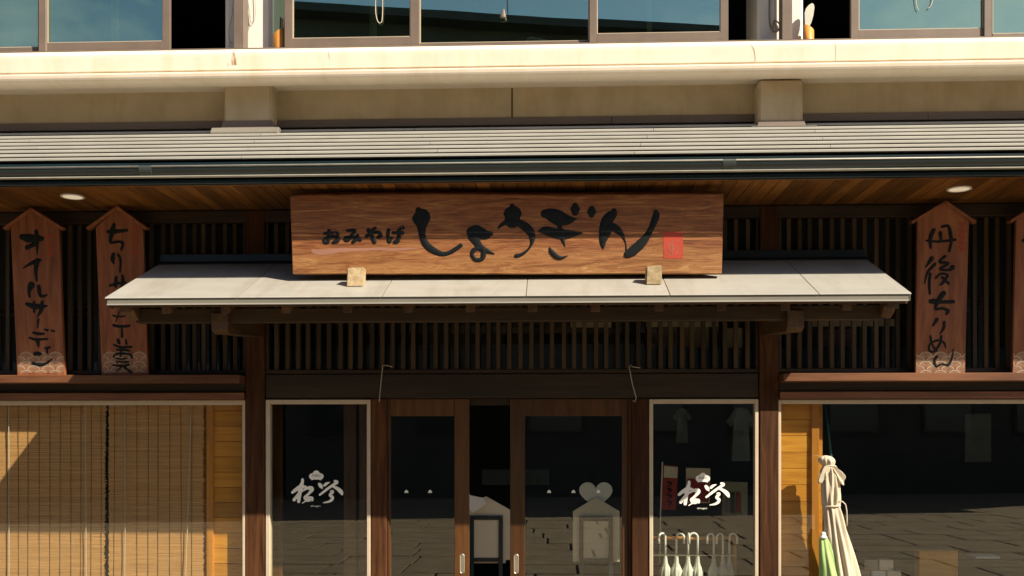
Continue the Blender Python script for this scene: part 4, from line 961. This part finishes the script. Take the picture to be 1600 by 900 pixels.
for i, (x0, x1, l) in enumerate(((892, 955, 'cream price strip over the right door lattice'), (1010, 1122, 'cream price strip above the mauve and tan cartons'), (1270, 1400, 'cream price strip right of the right post'))):
    d = -.50; o = M().box(X(x0, d), X(x1, d), d - .01, d, Z(512, d), Z(501, d)).build('price_strip', CARD, None, loc=(X(x0, d), -d, Z(512, d))); tag(o, l, 'sign strip')
def shirt(px, py, k_, d, label):
    pts = [(-9, 0), (-4, -3), (4, -3), (9, 0), (20, 16), (13, 24), (10, 18), (13, 70), (-13, 70), (-10, 18), (-13, 24), (-20, 16)]
    o = M().slab([P(px + x * k_, py + y * k_, d + .02 * math.sin(x)) for x, y in pts], .03).build('hanging_shirt', CLOTHB, None, loc=P(px, py + 70 * k_, d), bevel=.006); tag(o, label, 'shirt', 'shirts hung inside the shop')
shirt(1158, 640, 1.15, -.75, 'pale grey shirt hanging at the right of the umbrella window')
shirt(1066, 640, .75, -1.1, 'smaller grey shirt hanging at the top of the umbrella window')
d = -.55
bn = empty('vertical_banner', P(1047, 900, d), 'narrow red vertical banner left of the white brush logo', 'banner')
M().slab([P(x, y, d) for x, y in ((1036, 726), (1060, 728), (1056, 797), (1034, 796))], .004).build('cloth', REDCL, bn)
M().slab([P(x, y, d + .006) for x, y in ((1038, 728), (1059, 730), (1058, 747), (1037, 746))], .003).build('picture_patch', CARD, bn)
M().tube([P(1035, 722, d), P(1032, 803, d), P(1031, 880, d)], .006, 6).build('pole', HANDLE, bn)
m = M()
for i in range(4): brush(m, [(1043, 753 + i * 10, 2.4), (1049, 755 + i * 10, 2.6), (1045, 760 + i * 10, 1.6)], gplace(d + .008), raise_=0)
m.build('lettering', INK, bn)
po = M().slab([P(x, y, -.6) for x, y in ((1072, 731), (1110, 732), (1109, 786), (1072, 786))], .01).build('poster', CARD, None, loc=P(1090, 786, -.6)); tag(po, 'framed poster with red ground behind the white brush logo', 'poster')
M().slab([P(x, y, -.589) for x, y in ((1074, 748), (1108, 749), (1107, 784), (1074, 784))], .004).build('picture', REDCL, po)
pb = M().slab([P(x, y, -.7) for x, y in ((1130, 752), (1168, 754), (1168, 806), (1128, 805))], .02).build('sample_card', plain('olive_card', (.34, .33, .20), (.28, .27, .16), scale=5), None, loc=P(1148, 806, -.7)); tag(pb, 'cream and olive display panel right of the white brush logo', 'display board')
for i in range(4): M().box(X(1133 + i * 8.5, -.69), X(1138 + i * 8.5, -.69), -.695, -.688, Z(800, -.69), Z(768, -.69)).build('sample_packet', (BOXP, TEALP, REDCL, BOXC)[i], pb)
o = boxthing('notice_board', 'dim grey notice board deep inside the right window', 'notice board', 1508, 1549, 647, 721, -2.62, -2.6, CLOTHB)
tb = empty('display_table', (X(1470, -1.4), 1.4, .06), 'dark display table inside the right window', 'table')
zt = Z(872, -1.1)
M().box(X(1335, -1.1), X(1690, -1.1), -1.8, -1.1, zt - .04, zt).build('table_top', W_DARK, tb, bevel=.004)
for px in (1345, 1680):
    for dd in (-1.16, -1.74): M().box(X(px, -1.1) - .03, X(px, -1.1) + .03, dd - .03, dd + .03, .06, zt - .041).build('leg', W_DARK, tb)
o = M().box(X(1436, -.95), X(1497, -.95), -1.07, -.95, .06, Z(858, -.95)).build('wooden_crate', W_YEL, None, loc=(X(1466, -.95), 1.0, .06), bevel=.004); tag(o, 'orange wooden stand in front of the dark display table', 'stand')
o = M().box(X(1525, -1.2), X(1563, -1.2), -1.4, -1.2, zt + .001, zt + .02).build('paper_stack', WHITEC, None, loc=(X(1545, -1.2), 1.3, zt), bevel=.002); tag(o, 'small stack of white paper on the dark table', 'paper')
k_ = 0
for r_, yy in enumerate((889, 872)):
    for i in range(3 - r_):
        d = -.9; x0 = 1338 + i * 24 + r_ * 12
        o = boxthing('gift_box', ('lower left', 'lower middle', 'lower right', 'upper left', 'upper right')[k_] + ' pale gift box of the small stack beside the beige parasol', 'box', x0, x0 + 22, yy, yy + 16, -1.02, d, (BOXC, WHITEC, CARD, BOXC, CARD)[k_], 'gift boxes stacked by the parasol'); k_ += 1
stn = M().box(X(1335, -.88), X(1415, -.88), -1.04, -.88, .06, Z(905.5, -.9)).build('low_stand', W_DARK, None, loc=(X(1375, -.88), .95, .06)); tag(stn, 'low dark stand under the pale gift boxes', 'stand')

# ================================================================== wires by the doors, upper window things
for pts, l in (([(613, 573.5), (606, 571), (598, 571), (597.5, 575), (595, 600), (593, 622), (592.5, 628)], 'bent wire hanging from the lattice above the left door post'), ([(1001, 575), (988, 573), (986, 570), (983, 573), (988, 600), (994, 622), (992, 628), (988, 625)], 'bent wire hanging from the lattice above the right door post')):
    q = [P(x, y, .02) for x, y in pts]
    o = M().tube(q, .0038, 6).build('wire_hook', WIRE, None, loc=q[-1], smooth=True); tag(o, l, 'wire', 'wire hooks over the doors')
def cup(px, w, pyt, pyb, slant, label, extras):
    d = -.12; c = P(px, pyb, d); r = w / 2 / F * (CD - d); zb = ZU - .011; zt = Z(pyt, d, px)
    root = empty('pen_cup', (c.x, c.y, zb), label, 'cup', 'bamboo cups on the upper sill')
    m = M(); N = 24; vs = []
    for k2, (z, rr) in enumerate(((zb, r * .96), (zb + .005, r), (None, r), (None, r * .88), (zb + .02, r * .86))):
        for j in range(N):
            a = 2 * math.pi * j / N
            zz = z if z is not None else zt + slant * math.cos(a) * .03
            vs.append((c.x + rr * math.cos(a), c.y + rr * math.sin(a), zz))
    m.add(vs, [(k2 * N + j, k2 * N + (j + 1) % N, (k2 + 1) * N + (j + 1) % N, (k2 + 1) * N + j) for k2 in range(4) for j in range(N)] + [tuple(range(N)), tuple(range(4 * N, 5 * N))])
    m.build('cup', ORANGE, root, smooth=True)
    for (x0, x1, y1, rr, mt) in extras:
        a_ = P(x0, pyb - 6, d); b_ = P(x1, y1, d); M().tube([a_, b_], rr, 6).build('pencil', mt, root)
    return root
cup(436.5, 20, 51, 70, 1.0, 'orange bamboo cup with pens on the left upper sill', [(437, 438.5, 27, .006, TEALP), (440, 441, 29, .006, REDCL), (442, 445, 28, .006, BOXP)])
cr_ = cup(1264, 15, 44, 57, -.8, 'orange bamboo cup with a white paddle on the right upper sill', [])
pd = []
for x, y in ((1257, 50), (1257.5, 36), (1257, 20), (1259, 13), (1264, 7.5), (1269, 4.5), (1272, 7), (1272.5, 12), (1271, 24), (1267.5, 36), (1262, 46), (1258.5, 51)): pd.append(P(x, y, -.115))
M().slab(pd, .008).build('paddle', plain('pale_paddle', (.55, .55, .47), (.5, .5, .43), scale=6), cr_, bevel=.002)
def cordthing(pts, d, label, r=.003, mt=CORD):
    q = [P(x, y, d) for x, y in catmull([(a_, b_) for a_, b_ in pts], 5)]
    o = M().tube(q, r, 6).build('blind_cord', mt, None, loc=q[-1], smooth=True); tag(o, label, 'cord', 'blind cords in the upper windows')
cordthing([(588, -30), (587, 0), (587, 20), (590, 33), (594, 36), (597, 30), (598, 0), (598, -30)], -.035, 'looped pale cord in the left centre window')
cordthing([(1430, -20), (1431, 0), (1433, 12), (1436, 16)], -.035, 'short pale cord in the right window, left strand')
cordthing([(1458, -20), (1457, 0), (1454, 9), (1450, 13)], -.035, 'short pale cord in the right window, right strand')
cordthing([(365, -20), (363, 20), (358, 45), (358, 62), (361, 67), (364, 66)], -.168, 'thin grey cord on the white column by the left open window', .0022, plain('grey_cord', (.3, .27, .22)))
cordthing([(386, -20), (388, 5), (391, 25), (390, 40), (386, 52), (383, 50)], -.168, 'grey cord coiled on the white column right of the left post', .0022, bpy.data.materials['grey_cord'])
cordthing([(397, -20), (399, 10), (398, 30), (393, 36), (389, 20), (386, -10)], -.168, 'grey cord loop beside the coiled cord on the left column', .002, bpy.data.materials['grey_cord'])
cordthing([(1203, -20), (1202, 20), (1204, 42), (1211, 50), (1217, 46), (1218, 38), (1210, 32), (1207, 45)], -.168, 'thick grey cord hanging on the white column in the right open window', .006, bpy.data.materials['grey_cord'])
cordthing([(1210, -20), (1211, 15), (1211, 35), (1213, 46)], -.168, 'thin grey cord strand on the white column in the right open window', .003, bpy.data.materials['grey_cord'])
cordthing([(792.5, -30), (792.5, 0), (793, 16)], -.06, 'dark pull cord in the middle window', .004, INK)
q = catmull([(787, 14, 1.5), (786.5, 17, 5), (786, 22, 8), (786, 26, 10), (786, 28, 9.5)], 4)
m = folded(M(), [P(x, y, -.055) for x, y, w_ in q], [w_ / 2 * px2m for x, y, w_ in q], N=14, folds=2, amp=0, flat=.6)
o = m.build('cord_weight', FLASH, None, loc=P(786, 28, -.055), smooth=True); tag(o, 'small grey bell shaped cord weight in the middle window', 'cord weight')
for pts, l in (([(655, 67.5), (680, 66), (705, 65.5), (728, 64.5), (735, 66.5)], 'flat white cloth on the sill of the middle window'), ([(823, 64.5), (825, 59.5), (832, 58.5), (840, 60.5), (850, 61.5), (858, 63)], 'crumpled white cloth on the sill of the middle window')):
    q = catmull(pts, 4); d = -.13
    m = M().tube([P(x, y + 1.5, d) for x, y in q], [.006 + .006 * math.sin(math.pi * min(1, i / (len(q) - 1))) for i in range(len(q))], 8)
    o = m.build('sill_cloth', WHITEC, None, loc=P(pts[2][0], pts[2][1] + 3, d), smooth=True); tag(o, l, 'cloth', 'cloths on the upper sill')
